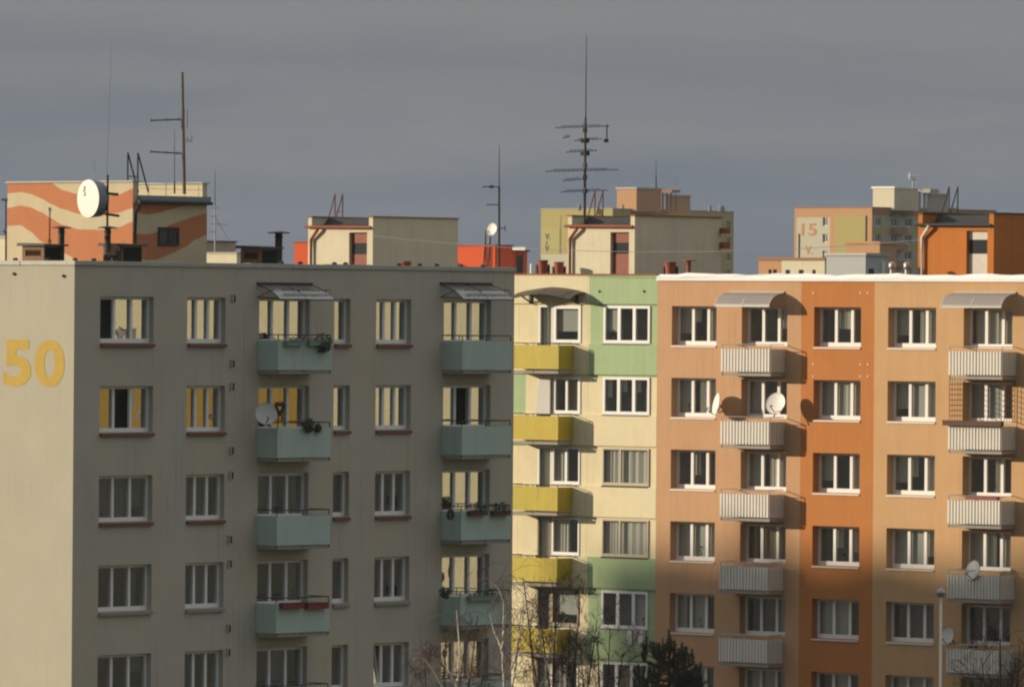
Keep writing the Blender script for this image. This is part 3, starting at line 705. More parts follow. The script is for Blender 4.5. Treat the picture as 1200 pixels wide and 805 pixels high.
c.tube([FG.P(s+.13*math.cos(a), .97, z+.13*math.sin(a)) for a in [2*math.pi*i/16 for i in range(17)]], .055, 6); c.build('ring', m_leafd, t); c = MB(); c.leaves(FG.P(s, .99, z), (.16, .05, .16), 60, .04); c.build('leaves', m_leaf, t, recalc=False)
s, z = gp(569, 703, .99); flower_box('long mint flower box with sparse plants on the fourth right balcony behind birch twigs', FG, s, .99, z, 1.7, m_potg, n=220, up_=.06)
s, z = gp(521, 694, .9); bush('dark potted plant at the near corner of the fourth right balcony', FG, s, .9, z, .2, 200)

# ================================================================== THE ROW BEHIND: green, orange, and the yellow block further on
OROWS = [CZ+.451-2.8*k for k in range(6)]
def oz(k): return OROWS[k]
RD = 12.0
# ------------------------------------------------------------------ green and cream block
GS0, GS1 = -27.0, -5.56
green = thing('apartment_building', 'cream and green panel block with yellow balconies between the grey and orange blocks', 'apartment block', (OX, OY0-GS1, 0))
gx = FO.s(690, 380); gx2 = FO.s(614.5, 460); DB = -.09
zpt = FO.z(735, 322.5)
colR = (FO.s(706.3, 382), FO.s(760.8, 382)); colD = (FO.s(629.8, 382), FO.s(646.2, 382)); colW = (FO.s(647.5, 382), FO.s(679.6, 382))
ops = []
for k, zt in enumerate(OROWS):
    ops += [(colR[0], colR[1], zt-1.47, zt), (colD[0], colD[1], zt-2.25, zt-.0), (colW[0], colW[1], zt-1.47, zt)]
xcols = [(-25.2, -22.9), (-20.4, -18.1), (-16.9, -14.6)]
ops += [(a, b, zt-1.47, zt) for zt in OROWS for a, b in xcols]
def gzone(s, z):
    for k, zt in enumerate(OROWS):
        if zt-2.8 < z < zt+.15:
            if k in (0, 4) and s > gx: return 2
            if k == 1 and s < gx2: return 2
    return 0
cz = [zt+.12 for zt in OROWS]
g = MB(); facade(g, FO, GS0, GS1, 0, zpt, ops, d=DB, r=.08, zone=lambda s, z: (2 if gzone(s, z) else 0), cuts_s=(gx, gx2), cuts_z=cz)
xb = OX+RD; yl, yr = OY0-GS0, OY0-GS1
g.quad((OX-DB, yl, 0), (xb, yl, 0), (xb, yl, zpt), (OX-DB, yl, zpt)); g.quad((OX-DB, yr, 0), (xb, yr, 0), (xb, yr, zpt-.4), (OX-DB, yr, zpt-.4)); g.quad((xb, yl, 0), (xb, yr, 0), (xb, yr, zpt), (xb, yl, zpt))
g.build('wall', [m_cream, m_room, m_green], green, recalc=False)
c = MB(); c.quad((OX+.4, yl, zpt-.3), (xb, yl, zpt-.3), (xb, yr, zpt-.3), (OX+.4, yr, zpt-.3)); c.box(OX+.3, OX+.4, yr, yl, zpt-.35, zpt-.01); c.build('roof', m_roof, green)
c = MB(); c.fbox(FO, GS0, GS1-.002, -.4, .05, zpt+.002, zpt+.05); c.build('coping', m_rust, green)
bands = [(zpt-.003, oz(0)+.06, 0)]+[(zt-1.50, zt-2.72, k) for k, zt in enumerate(OROWS)]
for i, (z1, z0, k) in enumerate(bands):
    c = MB(); gr = (i == 0) or k in (0, 4) or (k == 3)
    segs = [(GS0, colD[0]-.01 if i else gx, 0), (colD[1]+.01 if i else gx, gx, 0), (gx, GS1-.002, 1 if (i == 0 or k in (0, 3, 4)) else 0)]
    if i == 0: segs = [(GS0, gx, 0), (gx, GS1-.002, 1)]
    for a, b, mm in segs: c.fbox(FO, a, b, DB+.002, 0, z0, z1, mm)
    c.build('spandrel', [m_cream, m_green], green)
    if i == 0:
        for px in (702.5, 755): s, z = FO.at(px, 341.5); v = MB(); v.lathe(FO.P(s, .0, z), (-1, 0, 0), [(0, .05), (.03, .05), (.05, .03)], 10); v.build('vent_cap', m_dark, green)
gsplit = {0: (1, 1, 1), 1: (1, 1, 1), 2: (1, 1.7), 3: (1, 1.7), 4: (1, 1, .85), 5: (1, 1, 1)}
gcur = {0: (3, 0, 0), 1: (5, 5, 5), 2: (1, 1), 3: (1, 1), 4: (0, 0, 3), 5: (0, 2, 0)}
for k, zt in enumerate(OROWS):
    old = k in (2, 3)
    window(FO, green, colR[0]+.004, colR[1]-.004, zt-.004, zt-1.466, r=.08, split=gsplit[k], sill=m_pvc if not old else m_wood, sill_h=.04, sill_out=.0,
           curt=gcur[k], fm=mat('aged_pale_frame', (.50, .44, .34), .6) if old else m_pvc, vary=False, bar=.10 if not old else .06, mull=.15 if not old else .08, proud=.045)
    wsp = {0: (1,), 1: (1, 1), 2: (1, 1), 3: (1,), 4: (1,), 5: (1,)}[k]
    window(FO, green, colW[0]+.004, colW[1]-.004, zt-.004, zt-1.466, r=.08, split=wsp, sill=m_pvc, sill_h=.04, sill_out=0., proud=.03,
           curt={0: (3,), 1: (0, 2), 2: (1, 0), 3: (1,), 4: (3,), 5: (1,)}[k], fm=m_wood if k == 4 else m_pvc, bar=.13 if k < 2 else .07)
    window(FO, green, colD[0]+.004, colD[1]-.004, zt-.004, zt-2.246, r=.08, split=(1,), name='balcony_door', fm=(m_pvc if k < 3 else m_wood), bar=.07,
           curt={0: (1,), 1: (0,), 2: (1,), 3: (1,), 4: (0,), 5: (3,)}[k], plants=0)
    for a, b in xcols:
        window(FO, green, a+.004, b-.004, zt-.004, zt-1.466, r=.08, split=(1, 1, 1), sill=m_pvc, sill_h=.04, sill_out=.0, curt=VR.choice(((0, 1, 1), (1, 1, 0), (3, 0, 0), (1, 3, 1))), bar=.10, mull=.15, proud=.045)
    if k < 6:
        balcony(FO, green, FO.s(654.6, 420, .9)-2.65, FO.s(654.6, 420, .9), .9, zt-1.58, zt-2.52, zt-1.50, m_yell, slab_m=m_conc, gap=.05)
# open white leaf of the second row balcony door
a, b = FO.at(634, 478, .25), FO.at(646, 478, .05); z1, z0 = FO.z(640, 443, .1), FO.z(640, 485, .1)
c = MB(); c.hexa([FO.P(colD[0]+.12, .16, z0), FO.P(colD[1], .02, z0), FO.P(colD[1], .06, z0), FO.P(colD[0]+.12, .20, z0), FO.P(colD[0]+.25, .12, z1), FO.P(colD[1], .02, z1), FO.P(colD[1], .06, z1), FO.P(colD[0]+.25, .16, z1)]); c.build('open_door_leaf', m_white, green)
# arched canopy over the top balcony
c = MB(); pa, pb = FO.s(604, 340, .5), FO.s(676, 340, .5); n = 16; zc = FO.z(645, 336.5, .2); zl_ = FO.z(604, 344.5, .4)
def ar(i, d): u = i/n; return FO.P(pa+(pb-pa)*u, d, zl_+(zc-zl_)*math.sin(math.pi*(.12+.76*u))**1.2-(.28*(d/.95)**2))
for i in range(n):
    for d0, d1 in ((.01, .35), (.35, .7), (.7, .95)): c.quad(ar(i, d0), ar(i+1, d0), ar(i+1, d1), ar(i, d1))
ca = c.build('canopy', m_polyb, green, recalc=False, smooth=True)
c = MB()
for i in (2, 8, 14): c.tube([ar(i, d)-V((0, 0, .02)) for d in (.02, .3, .6, .95)], .03, 5)
c.tube([ar(i, .95)-V((0, 0, .015)) for i in range(n+1)], .022, 5)
for i in (2, 14):
    q = ar(i, .02); c.tube([V((q.x, q.y, q.z-.5)), ar(i, .7)-V((0, 0, .03))], .035, 5); c.box(q.x-.05, q.x+.03, q.y-.06, q.y+.06, q.z-.55, q.z)
c.build('bracket', m_dark, ca)
s, z = FO.at(746, 738, .05)
t = thing('laundry', 'pale pink laundry hanging under a window of the green panel block', 'laundry', FO.P(s, .05, z))
c = MB()
for q, w, h, m in ((-.42, .22, .62, 0), (-.12, .26, .36, 1), (.16, .2, .55, 0), (.36, .12, .4, 1)):
    for i in range(4):
        a0, a1 = q+w*i/4, q+w*(i+1)/4; e = lambda i: .12+.03*math.sin(i*2+q*9)
        c.quad(FO.P(s+a0, e(i), z-h+.04*(i % 2)), FO.P(s+a1, e(i+1), z-h+.04*((i+1) % 2)), FO.P(s+a1, .12, z), FO.P(s+a0, .12, z), m)
c.build('cloth', [m_white, m_cloth], t, recalc=False); c = MB(); c.tube([FO.P(s-.6, .12, z+.01), FO.P(s+.6, .12, z+.01)], .012, 4); c.tube([FO.P(s-.58, .01, z+.01), FO.P(s-.58, .12, z+.01)], .012, 4); c.tube([FO.P(s+.58, .01, z+.01), FO.P(s+.58, .12, z+.01)], .012, 4); c.build('line', m_dark, t)

# ------------------------------------------------------------------ orange block
OS0, OS1 = -5.558, 24.0
orange = thing('apartment_building', 'orange apartment block with white ribbed balconies and a bright white roof edge', 'apartment block', (OX, OY0-OS1, 0))
ocol = {1: (FO.s(787.3, 382), FO.s(839.6, 382)), 2: (FO.s(869.3, 382), FO.s(922.7, 382)), 3: (FO.s(953.9, 382), FO.s(1009, 382)),
        4: (FO.s(1040.7, 382), FO.s(1097, 382)), 5: (FO.s(1129.3, 382), FO.s(1186.5, 382))}
ocol[6] = (ocol[5][1]+1.0, ocol[5][1]+3.3)
zc0 = CZ+1.46
sa, sb = FO.s(938.5, 450), FO.s(1024.2, 450); sd = OS1-9
ops = []
for k, zt in enumerate(OROWS):
    for q, (a, b) in ocol.items(): ops.append((a, b, zt-1.52, zt))
g = MB(); facade(g, FO, OS0, OS1, 0, zc0, ops, r=.38, zone=lambda s, z: 0 if s < sa else (2 if s < sb else 3), cuts_s=(sa, sb))
yl, yr = OY0-OS0, OY0-OS1
g.quad((OX, yl, 0), (xb, yl, 0), (xb, yl, zc0), (OX, yl, zc0), 0); g.quad((OX, yr, 0), (xb, yr, 0), (xb, yr, zc0), (OX, yr, zc0), 3); g.quad((xb, yl, 0), (xb, yr, 0), (xb, yr, zc0), (xb, yl, zc0), 3)
g.build('wall', [m_or1, m_room, m_or2, m_or3], orange, recalc=False)
c = MB(); n = 60
for i in range(n):
    qa, qb = OS0-.01+(OS1-OS0+.02)*i/n, OS0-.01+(OS1-OS0+.02)*(i+1)/n
    wv = lambda s: .026*math.sin(s*1.35)+.018*math.sin(s*3.1+1)+.012*math.sin(s*7.3)
    A = [(.075, zc0-.02), (.085, zc0+.10+wv(qa)), (-.05, zc0+.25+wv(qa)), (-.45, zc0+.20)]
    B = [(.075, zc0-.02), (.085, zc0+.10+wv(qb)), (-.05, zc0+.25+wv(qb)), (-.45, zc0+.20)]
    for j in range(3): c.quad(FO.P(qa, *A[j]), FO.P(qb, *B[j]), FO.P(qb, *B[j+1]), FO.P(qa, *A[j+1]))
c.quad(FO.P(OS0, .075, zc0-.02), FO.P(OS1, .075, zc0-.02), FO.P(OS1, .001, zc0-.02), FO.P(OS0, .001, zc0-.02))
c.build('coping', m_capw, orange, recalc=False)
c = MB(); c.box(OX+.4, xb, yr, yl, zc0-.3, zc0-.2); c.build('roof', m_roof, orange)
c = MB()
for px in (953, 1008.5, 1017):
    for py in (343.5, 427, 441): s, z = FO.at(px, py); c.lathe(FO.P(s, .001, z), (-1, 0, 0), [(0, .035), (.02, .03)], 8)
c.build('wall_cap', m_pvc, orange)
rnd = random.Random(5)
for q, (a, b) in ocol.items():
    for k, zt in enumerate(OROWS):
        bal = q in (2, 5)
        base = {(1, 0): (3, 5, 3), (1, 1): (3, 1, 1), (1, 2): (0, 5, 0), (1, 3): (1, 3, 1), (1, 4): (1, 3, 0), (2, 0): (0, 0, 4), (2, 1): (3, 0, 0), (2, 2): (3, 1, 1), (2, 3): (2, 2, 2), (2, 4): (0, 0, 3),
                (3, 0): (0, 4, 0), (3, 1): (3, 1, 3), (3, 2): (3, 0, 1), (3, 3): (0, 5, 5), (3, 4): (3, 1, 0), (4, 0): (3, 1, 3), (4, 1): (3, 3, 1), (4, 2): (3, 5, 1), (4, 3): (1, 3, 3), (4, 4): (0, 0, 0),
                (5, 0): (1, 1, 3), (5, 1): (3, 3, 0), (5, 2): (0, 1, 0), (5, 3): (1, 1, 1), (5, 4): (0, 0, 0)}.get((q, k), tuple(rnd.choice((0, 1, 3)) for _ in range(3)))
        window(FO, orange, a+.004, b-.004, zt-.004, zt-1.516, r=.35, split=(1, 1, .82), sill=None if bal else m_sillw, sill_h=.05, sill_out=.05,
               curt=base, name='balcony_window' if bal else 'window', sill_over=-.003, bot=.16, bar=.09, mull=.13)
bs = {2: (FO.s(845, 420, .9), FO.s(903.2, 420, .9)), 5: (FO.s(1111.8, 420, .9), FO.s(1174.6, 420, .9))}
for q, (a, b) in bs.items():
    for k, zt in enumerate(OROWS):
        balcony(FO, orange, a, b, .9, zt-1.63, zt-2.52, zt-1.46, m_rib, ribbed=True, slab_m=m_conc, gap=.03, rail_m=m_steel)
canopy(FO, orange, FO.s(838, 358, .9), FO.s(902, 358, .9), .92, FO.z(890, 343), FO.z(870, 358.5, .9), m_polyc, m_pvc, 3)
canopy(FO, orange, FO.s(1102.5, 360, .9), FO.s(1174, 360, .9), .92, FO.z(1160, 343.5), FO.z(1135, 359.5, .9), m_polyc, m_pvc, 3)
# things on its balconies
dn = (-fw*.81-rt*.5+up*.3)
s, z = FO.at(909.5, 473, .75); dish('satellite_dish', 'large round white satellite dish on the second orange block balcony', FO.P(s, .75, z), dn, .43, FO.P(s-.02, .87, oz(1)-1.46), m_dish)
s, z = FO.at(841, 474.5, .42); dish('satellite_dish', 'satellite dish seen almost edge on beside the second window of the orange block', FO.P(s, .42, z), (-fw*.22-rt*.95+up*.2), .46, FO.P(s-.35, .05, z-.28), m_dish)
s, z = FO.at(1141, 668, .85); dish('satellite_dish', 'narrow looking oval dish above the fourth balcony near the street lamp', FO.P(s, .85, z), (-fw*.6-rt*.75+up*.25), .38, FO.P(s+.12, .88, oz(3)-1.5), m_dishg)
s, z = FO.at(1111, 745, .85); dish('satellite_dish', 'low oval dish right beside the street lamp, left of the fifth balcony', FO.P(s, .85, z), (-fw*.66-rt*.68+up*.25), .34, FO.P(s+.35, .87, oz(4)-1.46), m_dishg)
zz = oz(1)-1.60; flower_box('long empty brown flower box along the front of the netted balcony', FO, (bs[5][0]+bs[5][1])/2, 1.02, zz-.03, 2.75, m_pot, n=0, h=.2)
zz = oz(2)-1.60; flower_box('long terracotta red flower box on the third balcony under the netted one', FO, bs[5][0]+1.55, .78, zz, 1.5, m_potred, n=0, h=.16)
zz = oz(4)-1.58; s = bs[5][0]+1.15; flower_box('small pot of dark red flowers behind the rail of the lowest dish balcony', FO, s, .75, zz, .3, m_pot, n=90, leafm=m_potred, up_=.1, name='flower_pot', cat='flower pot', group=None)
t = thing('balcony_net', 'brown wire net closing the sides of the second balcony at the photo right edge', 'balcony net', FO.P(bs[5][0], .9, oz(1)-1.46)); c = MB()
for sx in (bs[5][0]+.03, bs[5][1]-.03):
    c = MB()
    for i in range(6): d = .05+.82*i/5; c.tube([FO.P(sx, d, oz(1)-1.46), FO.P(sx, d, oz(1)+.12)], .014, 4)
    for i in range(9): z = oz(1)-1.46+1.58*i/8; c.tube([FO.P(sx, .05, z), FO.P(sx, .87, z)], .014, 4)
    c.build('side_net', m_vent, t)
c = MB()
c.tube([FO.P((bs[5][0]+bs[5][1])/2+.25, .87, oz(1)-1.46), FO.P((bs[5][0]+bs[5][1])/2+.25, .87, oz(1)+.1)], .016, 4)
c.build('strand', m_vent, t)

# ------------------------------------------------------------------ stair houses on the row
def stair_house(root, xp, pl, pr, pe, ytop, yeave, door, pipe, wall, gut, pipem, dm, roofz, big=True):
    yR = on(pr, 290, 0, xp).y; yL = on(pl, 290, 0, xp).y; F = Fac('x', xp, yR); sl = -(yL-yR)
    zt_ = F.z(pr, ytop); ze_ = F.z((pl+pr)/2, yeave); X1 = on(pe, 290, 1, yR).x
    zd = F.z(door[0], door[2])
    da, db = F.s(door[0], 300), F.s(door[1], 300); zb_ = roofz
    w = MB(); facade(w, F, sl, 0, zb_, ze_, [(da, db, zb_, zd)], r=.22, room=.05, m_room_i=1)
    w.quad((xp, yR, zb_), (X1, yR, zb_), (X1, yR, zt_), (xp, yR, zt_)); w.quad((xp, yL, zb_), (X1, yL, zb_), (X1, yL, zt_), (xp, yL, zt_)); w.quad((X1, yL, zb_), (X1, yR, zb_), (X1, yR, zt_), (X1, yL, zt_))
    for y0, y1 in ((yR, yR+.22), (yL-.2, yL)):
        w.quad((xp, y0, ze_), (xp, y1, ze_), (xp, y1, zt_), (xp, y0, zt_)); w.quad((xp, y0, zt_), (X1, y0, zt_), (X1, y1, zt_), (xp, y1, zt_))
        yi = y1 if y0 == yR else y0; w.quad((xp, yi, ze_), (X1, yi, ze_), (X1, yi, zt_), (xp, yi, zt_))
    sh = w.build('stair_house', [wall, m_room], root, recalc=False)
    r = MB(); y0, y1 = yR+.224, yL-.204
    r.quad((xp-.12, y0, ze_+.02), (xp-.12, y1, ze_+.02), (xp+.75, y1, ze_+.10), (xp+.75, y0, ze_+.10)); r.quad((xp+.75, y0, ze_+.10), (xp+.75, y1, ze_+.10), (xp+1.0, y1, zt_-.03), (xp+1.0, y0, zt_-.03)); r.quad((xp+1.0, y0, zt_-.03), (xp+1.0, y1, zt_-.03), (X1, y1, zt_-.03), (X1, y0, zt_-.03))
    r.build('roof', m_bitum, sh)
    tr = MB(); tr.box(xp-.05, X1+.05, yR-.06, yR+.26, zt_+.002, zt_+.045); tr.box(xp-.05, X1+.05, yL-.24, yL+.06, zt_+.002, zt_+.045); tr.build('roof_trim', gut if gut is m_rust else m_dark, sh)
    gt = MB(); gt.tube([V((xp-.13, yR+.0, ze_-.03)), V((xp-.13, yL+.05, ze_-.0))], .06, 8); gt.build('gutter', gut, sh)
    P = lambda x, y, d: on(x, y, 0, xp-d)
    dp = MB(); dp.tube([P(pipe[0], yeave+1, .2), P(pipe[0]-.3, yeave+4, .17), P(pipe[1], yeave+15, .1), V((xp-.1, P(pipe[1], 300, .1).y, zb_))], .07, 8); dp.build('downpipe', pipem, sh)
    d = MB(); zz = [F.z(door[0], y) for y in door[3]]     # panel | glass | panel
    d.fbox(F, da+.01, db-.01, -.20, -.15, zb_, zz[1], 0); d.fbox(F, da+.01, db-.01, -.20, -.165, zz[1]+.004, zz[0]-.004, 1); d.fbox(F, da+.01, db-.01, -.20, -.15, zz[0], zd-.004, 0)
    d.build('door', [dm, m_glassd], sh)
    return sh, F, (xp, yR, yL, X1, zt_, ze_)
ZRF = CZ+1.15
XP = OX+3.6
h1, F1, q1 = stair_house(green, XP, 361, 436.8, 536.5, 254.6, 266, (409, 430, 272.5, (285, 298)), (372, 364.5), m_pent, m_rust, m_rust, m_door, zpt-.3)
h2, F2, q2 = stair_house(green, XP, 665.5, 743.7, 845, 253.2, 265, (715.2, 737, 272.3, (284.5, 297.5)), (676, 668), m_pent, m_rust, m_rust, m_door, zpt-.3)
h3, F3, q3 = stair_house(orange, XP, 1076, 1164.5, 1272, 250.5, 263.5, (1132.5, 1157, 270.5, (281, 297.5)), (1088, 1080.5), m_orp, m_dark, m_sillw, m_door2, zc0-.2)
mr = mat('red_ladder_steel', (.16, .06, .045), .7)
for root, q, px, yt in ((h1, q1, 392.5, 227.5), (h2, q2, 697, 224), (h3, q3, 1112, 219)):
    P = on(px, 256, 0, q[0]+1.0); P.z = q[5]+.05
    ladder(root, P, on(px+3, yt, 0, q[0]+1.0).z, (0, -1, 0), .42, .7, mr if root is not h3 else m_dark, (.25, .85, 0))
# dark red boxes and old basin shapes beside the middle stair house
c = MB(); X1 = q2[3]
for y0, y1 in ((267.5, 274), (284, 291.5)):
    a = on(843, y0, 1, q2[1]); b = on(847.5, y1, 1, q2[1]); c.box(a.x, b.x+.1, q2[1]-.28, q2[1]-.004, b.z, a.z)
c.build('wall_box', m_rust, h2)
def barrel(label, px, y0, w, D, root_z, m=m_rust):
    b = at(px, 322, D); b.z = root_z; t = thing('roof_fan', label, 'roof fan', b, 'red roof fans on the green block'); zt_ = at(px, y0, D).z; r = w/2/(FPX/D)
    c = MB(); c.tube_profile([b, b+V((0, 0, .25)), V((b.x, b.y, zt_-.10)), V((b.x, b.y, zt_-.05)), V((b.x, b.y, zt_))], [r*.75, r*.75, r*.95, r, r*.9], V((0, 0, 1)), 16, 0, True); c.build('housing', m, t, smooth=False)
    c = MB(); c.tube_profile([V((b.x, b.y, zt_+.003)), V((b.x, b.y, zt_+.035))], [r*1.1, r*1.0], V((0, 0, 1)), 16, 0, True); c.build('lid', m, t)
    for s_ in (-1, 1):
        c = MB(); p = b+rt*s_*r*1.1; c.box(p.x-.04, p.x+.04, p.y-.04, p.y+.04, b.z, zt_-.15); c.build('bracket', m_dark, t)
    return t
barrel('red barrel shaped roof fan, the bigger one left of the middle stair house', 636, 305.8, 12.5, 289, zpt-.3)
barrel('red barrel shaped roof fan, half behind the downpipe of the middle stair house', 655, 308, 12, 290, zpt-.3)
barrel('small rusty red roof fan in front of the shaded side of the middle stair house', 785.5, 308, 14, 286, zc0-.25)
barrel('dark red roof fan low behind the grey roof edge before the cream house', 475, 307.5, 14, 240, ZG-.25)
stack_pipe('vent_pipe', 'thin rusty red vent pipe with a cap right of the middle stair house', 807, 304.5, 320, 285, m_rust, r=.09, zb=zc0-.25)
stack_pipe('vent_pipe', 'white plain vent pipe standing left of the two red roof fans', 623, 307.5, 320, 291, m_white, cap=False, r=.07, zb=zpt-.3)
def cowl(label, px, D):
    b = at(px, 320, D); b.z = zc0-.25; t = thing('roof_cowl', label, 'roof cowl', b, 'silver cowls on the orange roof'); zt_ = at(px, 307, D).z
    c = MB(); c.tube([b, V((b.x, b.y, zt_-.22))], .09, 12); c.build('pipe', m_steel, t)
    c = MB(); c.tube_profile([V((b.x, b.y, zt_-.3)), V((b.x, b.y, zt_-.22)), V((b.x, b.y, zt_-.06)), V((b.x, b.y, zt_))], [.09, .14, .14, .06], V((0, 0, 1)), 16, 0, True); c.build('head', m_steel, t, smooth=True)
cowl('silver roof cowl on the orange roof, farther from the white downpipe', 1045.5, 278)
cowl('silver roof cowl on the orange roof, nearest to the white downpipe', 1063, 277)

# big aerial mast on the middle stair house
Dm = 283
m2 = aerial('tall black aerial mast with many crossbars and a long whip on the middle stair house', 685, 138, 258, Dm, .055, zb=q2[5], tip=(687.3, 40), x_top=686.3)
bars = [(149, 651, 713, 2), (161, 660, 668, 1), (164, 674, 705, 2), (177.5, 664, 699, 1), (200, 640, 724, 3), (211, 660, 684, 1), (224, 658, 711, 2)]
for y, xa, xb_, n in bars:
    c = MB(); a, b = at(xa, y+1, Dm), at(xb_, y-1, Dm); c.tube([a, b], .015, 5)
    c.tube([a+V((0, 0, .06))+(b-a)*.1, b+V((0, 0, .06))-(b-a)*.15], .012, 4)
    k = max(3, int((xb_-xa)/5))
    for i in range(k+1):
        p = a+(b-a)*i/k; h = .5-.02*i; c.tube([p+fw*h, p-fw*h], .011, 4); c.tube([p-V((0, 0, .04)), p+V((0, 0, .03))], .014, 4)
    c.build('crossbar', m_dark, m2)
c = MB(); a = at(711.5, 146, Dm); c.tube([a, at(711, 166, Dm)], .025, 5); a = at(710.5, 165, Dm); c.tube([a-CR*.09, a+CR*.09], .08, 6); c.build('hanging_aerial', m_dark, m2)
for y, w in ((147, .1), (153, .12), (165, .24), (180, .26), (194, .12), (208, .12), (224, .14)):
    p = at(685.6, y, Dm); c = MB(); c.box(p.x-w/2, p.x+w/2, p.y-w/2, p.y+w/2, p.z-.09, p.z+.09); c.build('clamp', m_dark, m2)

# ================================================================== FARTHER BUILDINGS
def cuboid(mb, x0, x1, y0, y1, z0, z1, m=0, top=None):
    mb.box(x0, x1, y0, y1, z0, z1, m)
def corner_box(pl, pc, pr, ytop, D, z0):
    """box whose sunlit face spans px pl..pc and whose shaded face spans pc..pr at depth D"""
    P = at(pc, ytop, D); yl_ = on(pl, ytop, 0, P.x).y; xr_ = on(pr, ytop, 1, P.y).x
    return P.x, xr_, P.y, yl_, z0, P.z
# the next row, of which only the stair houses show above the roofs
P = at(560, 300, 415)
rowx = P.x-3
back = thing('apartment_building', 'far apartment row showing only red and cream stair houses over the nearer roofs', 'apartment block', (rowx, 235, 0))
zb2 = CZ+1.15
c = MB(); ya, yb = on(700, 300, 0, rowx).y, on(200, 300, 0, rowx).y; c.box(rowx, rowx+12, ya, yb, 0, zb2); c.build('wall', m_cream, back)
def far_house(pl, pc, pr, ytop, D, m, trim=m_cap):
    x0, x1, y0, y1, z0, z1 = corner_box(pl, pc, pr, ytop, D, zb2+.005)
    c = MB(); c.box(x0, x1, y0, y1, z0, z1); h = c.build('stair_house', m, back)
    c = MB(); c.box(x0-.08, x1+.08, y0-.08, y1+.08, z1+.003, z1+.07); c.build('roof_trim', trim, h)
    return h, (x0, x1, y0, y1, z0, z1)
hr, qr = far_house(524, 580, 600.5, 288.2, 415, m_redp, m_rust)
x0, x1, y0, y1, z0, z1 = qr
xa = on(618, 292, 1, y0+.02).x
c = MB(); zl2 = at(600, 294.5, 415).z; c.box(x1+.003, xa, y0+.02, y1-.4, zb2+.005, zl2); l = c.build('low_wing', m_redp, hr)
c = MB(); c.box(x1+.003, xa+.1, y0-.1, y1-.4, zl2+.003, zl2+.08); c.build('eave', m_dark, l)
c = MB(); c.box(xa-.2, xa, y0+.02, y1-.4, zl2+.084, zl2+.26); c.box(x1+.003, xa-.203, y1-.6, y1-.4, zl2+.084, zl2+.26); c.build('parapet', m_white, l)
Fy = Fac('y', x0, y0+.02); a, b = Fy.s(604, 305), Fy.s(613, 305); c = MB(); c.fbox(Fy, a, b, .003, .05, zb2+.01, Fy.z(608, 298)); d = c.build('door', m_door, l); c = MB(); c.fbox(Fy, a+.1, b-.1, .052, .06, zb2+.2, Fy.z(608, 300)); c.build('pane', m_glassd, d)
b0 = at(553.5, 320, 414.5); b0.z = zb2+.005
ladder(hr, V((x0-.06, b0.y, zb2)), at(553, 269.5, 414.5).z, (0, -1, 0), .36, .5, m_dark, (.2, .75, 0))
far_house(345, 388, 430, 284.4, 415, m_redp, m_rust)
far_house(200, 277.5, 282, 297.2, 405, m_pent, m_cap)
far_house(238, 241.5, 276.5, 283.5, 412, m_conc, m_dark)
mr_ = aerial('slim black mast with a small white dish beside the red stair house', 585, 219, 318, 411, .075, zb=zb2, tip=(585, 170))
c = MB()
for y, xa_, xb_ in ((219, 565, 586), (240, 570, 585)):
    a, b = at(xa_, y, 411), at(xb_, y, 411); c.tube([a, b], .03, 5)
    for q in (.05, .4, .55, .8): p = a+(b-a)*q; c.tube([p+fw*.4, p-fw*.4], .02, 4)
a = at(592, 267.5, 411); c.tube([at(585, 267.5, 411), a], .03, 5); c.tube([a-V((0, 0, .15)), a+V((0, 0, .15))], .03, 4); a = at(576, 219, 411); c.tube([a-CR*.12, a+CR*.12], .08, 5)
c.build('crossbar', m_dark, mr_)
dc2 = at(577, 269, 410.6)
dish('satellite_dish', 'small white dish on the slim mast beside the red stair house', dc2, (-fw*.75-rt*.62+up*.15), .37, at(585, 270, 411), m_dish)
ml = aerial('faint thin aerial mast with short bars behind the painted stair house', 252, 242, 312, 408, .05, zb=zb2, tip=(252, 199), m=m_steel)
for y, xa_, xb_ in ((243, 245, 259), (253, 246, 254), (262, 247, 268), (271, 245, 253)):
    c = MB(); c.tube([at(xa_, y, 408), at(xb_, y+1, 408)], .028, 4); c.build('crossbar', m_steel, ml)
c = MB(); c.tube([at(252.3, 255, 408), at(269, 283, 408)], .02, 4); c.build('stay', m_steel, ml)

# ------------------------------------------------------------------ tall far blocks
m_ygl = mat('yellow_green_render', (.43, .36, .14), .9, noise=.04, streak=.04); m_ygl2 = mat('pale_olive_panel', (.44, .40, .16), .9)
m_fow = mat('far_orange_render', (.52, .29, .15), .9, noise=.04); m_fgr = mat('far_pale_panel', (.52, .49, .38), .9); m_fred = mat('far_red_letter_paint', (.55, .25, .12), .9)
m_fgrey = mat('far_grey_panel', (.40, .38, .32), .9); m_fblue = mat('far_blue_grey_render', (.46, .47, .47), .9, noise=.04); m_fbrn = mat('far_brown_band', (.34, .17, .10), .9)
def far_windows(root, F, xs, k0, n, pitch, h, m=m_glassd, name='window', fr=m_pvc):
    for (a, b) in xs:
        for k in range(n):
            z = k0-pitch*k
            c = MB(); c.fbox(F, a, b, -.24, -.2, z-h, z); o = c.build(name, fr, root)
            c = MB(); c.fbox(F, a+.12, (a+b)/2-.06, -.198, -.19, z-h+.12, z-.1); c.fbox(F, (a+b)/2+.06, b-.12, -.198, -.19, z-h+.12, z-.1); c.build('pane', m, o)
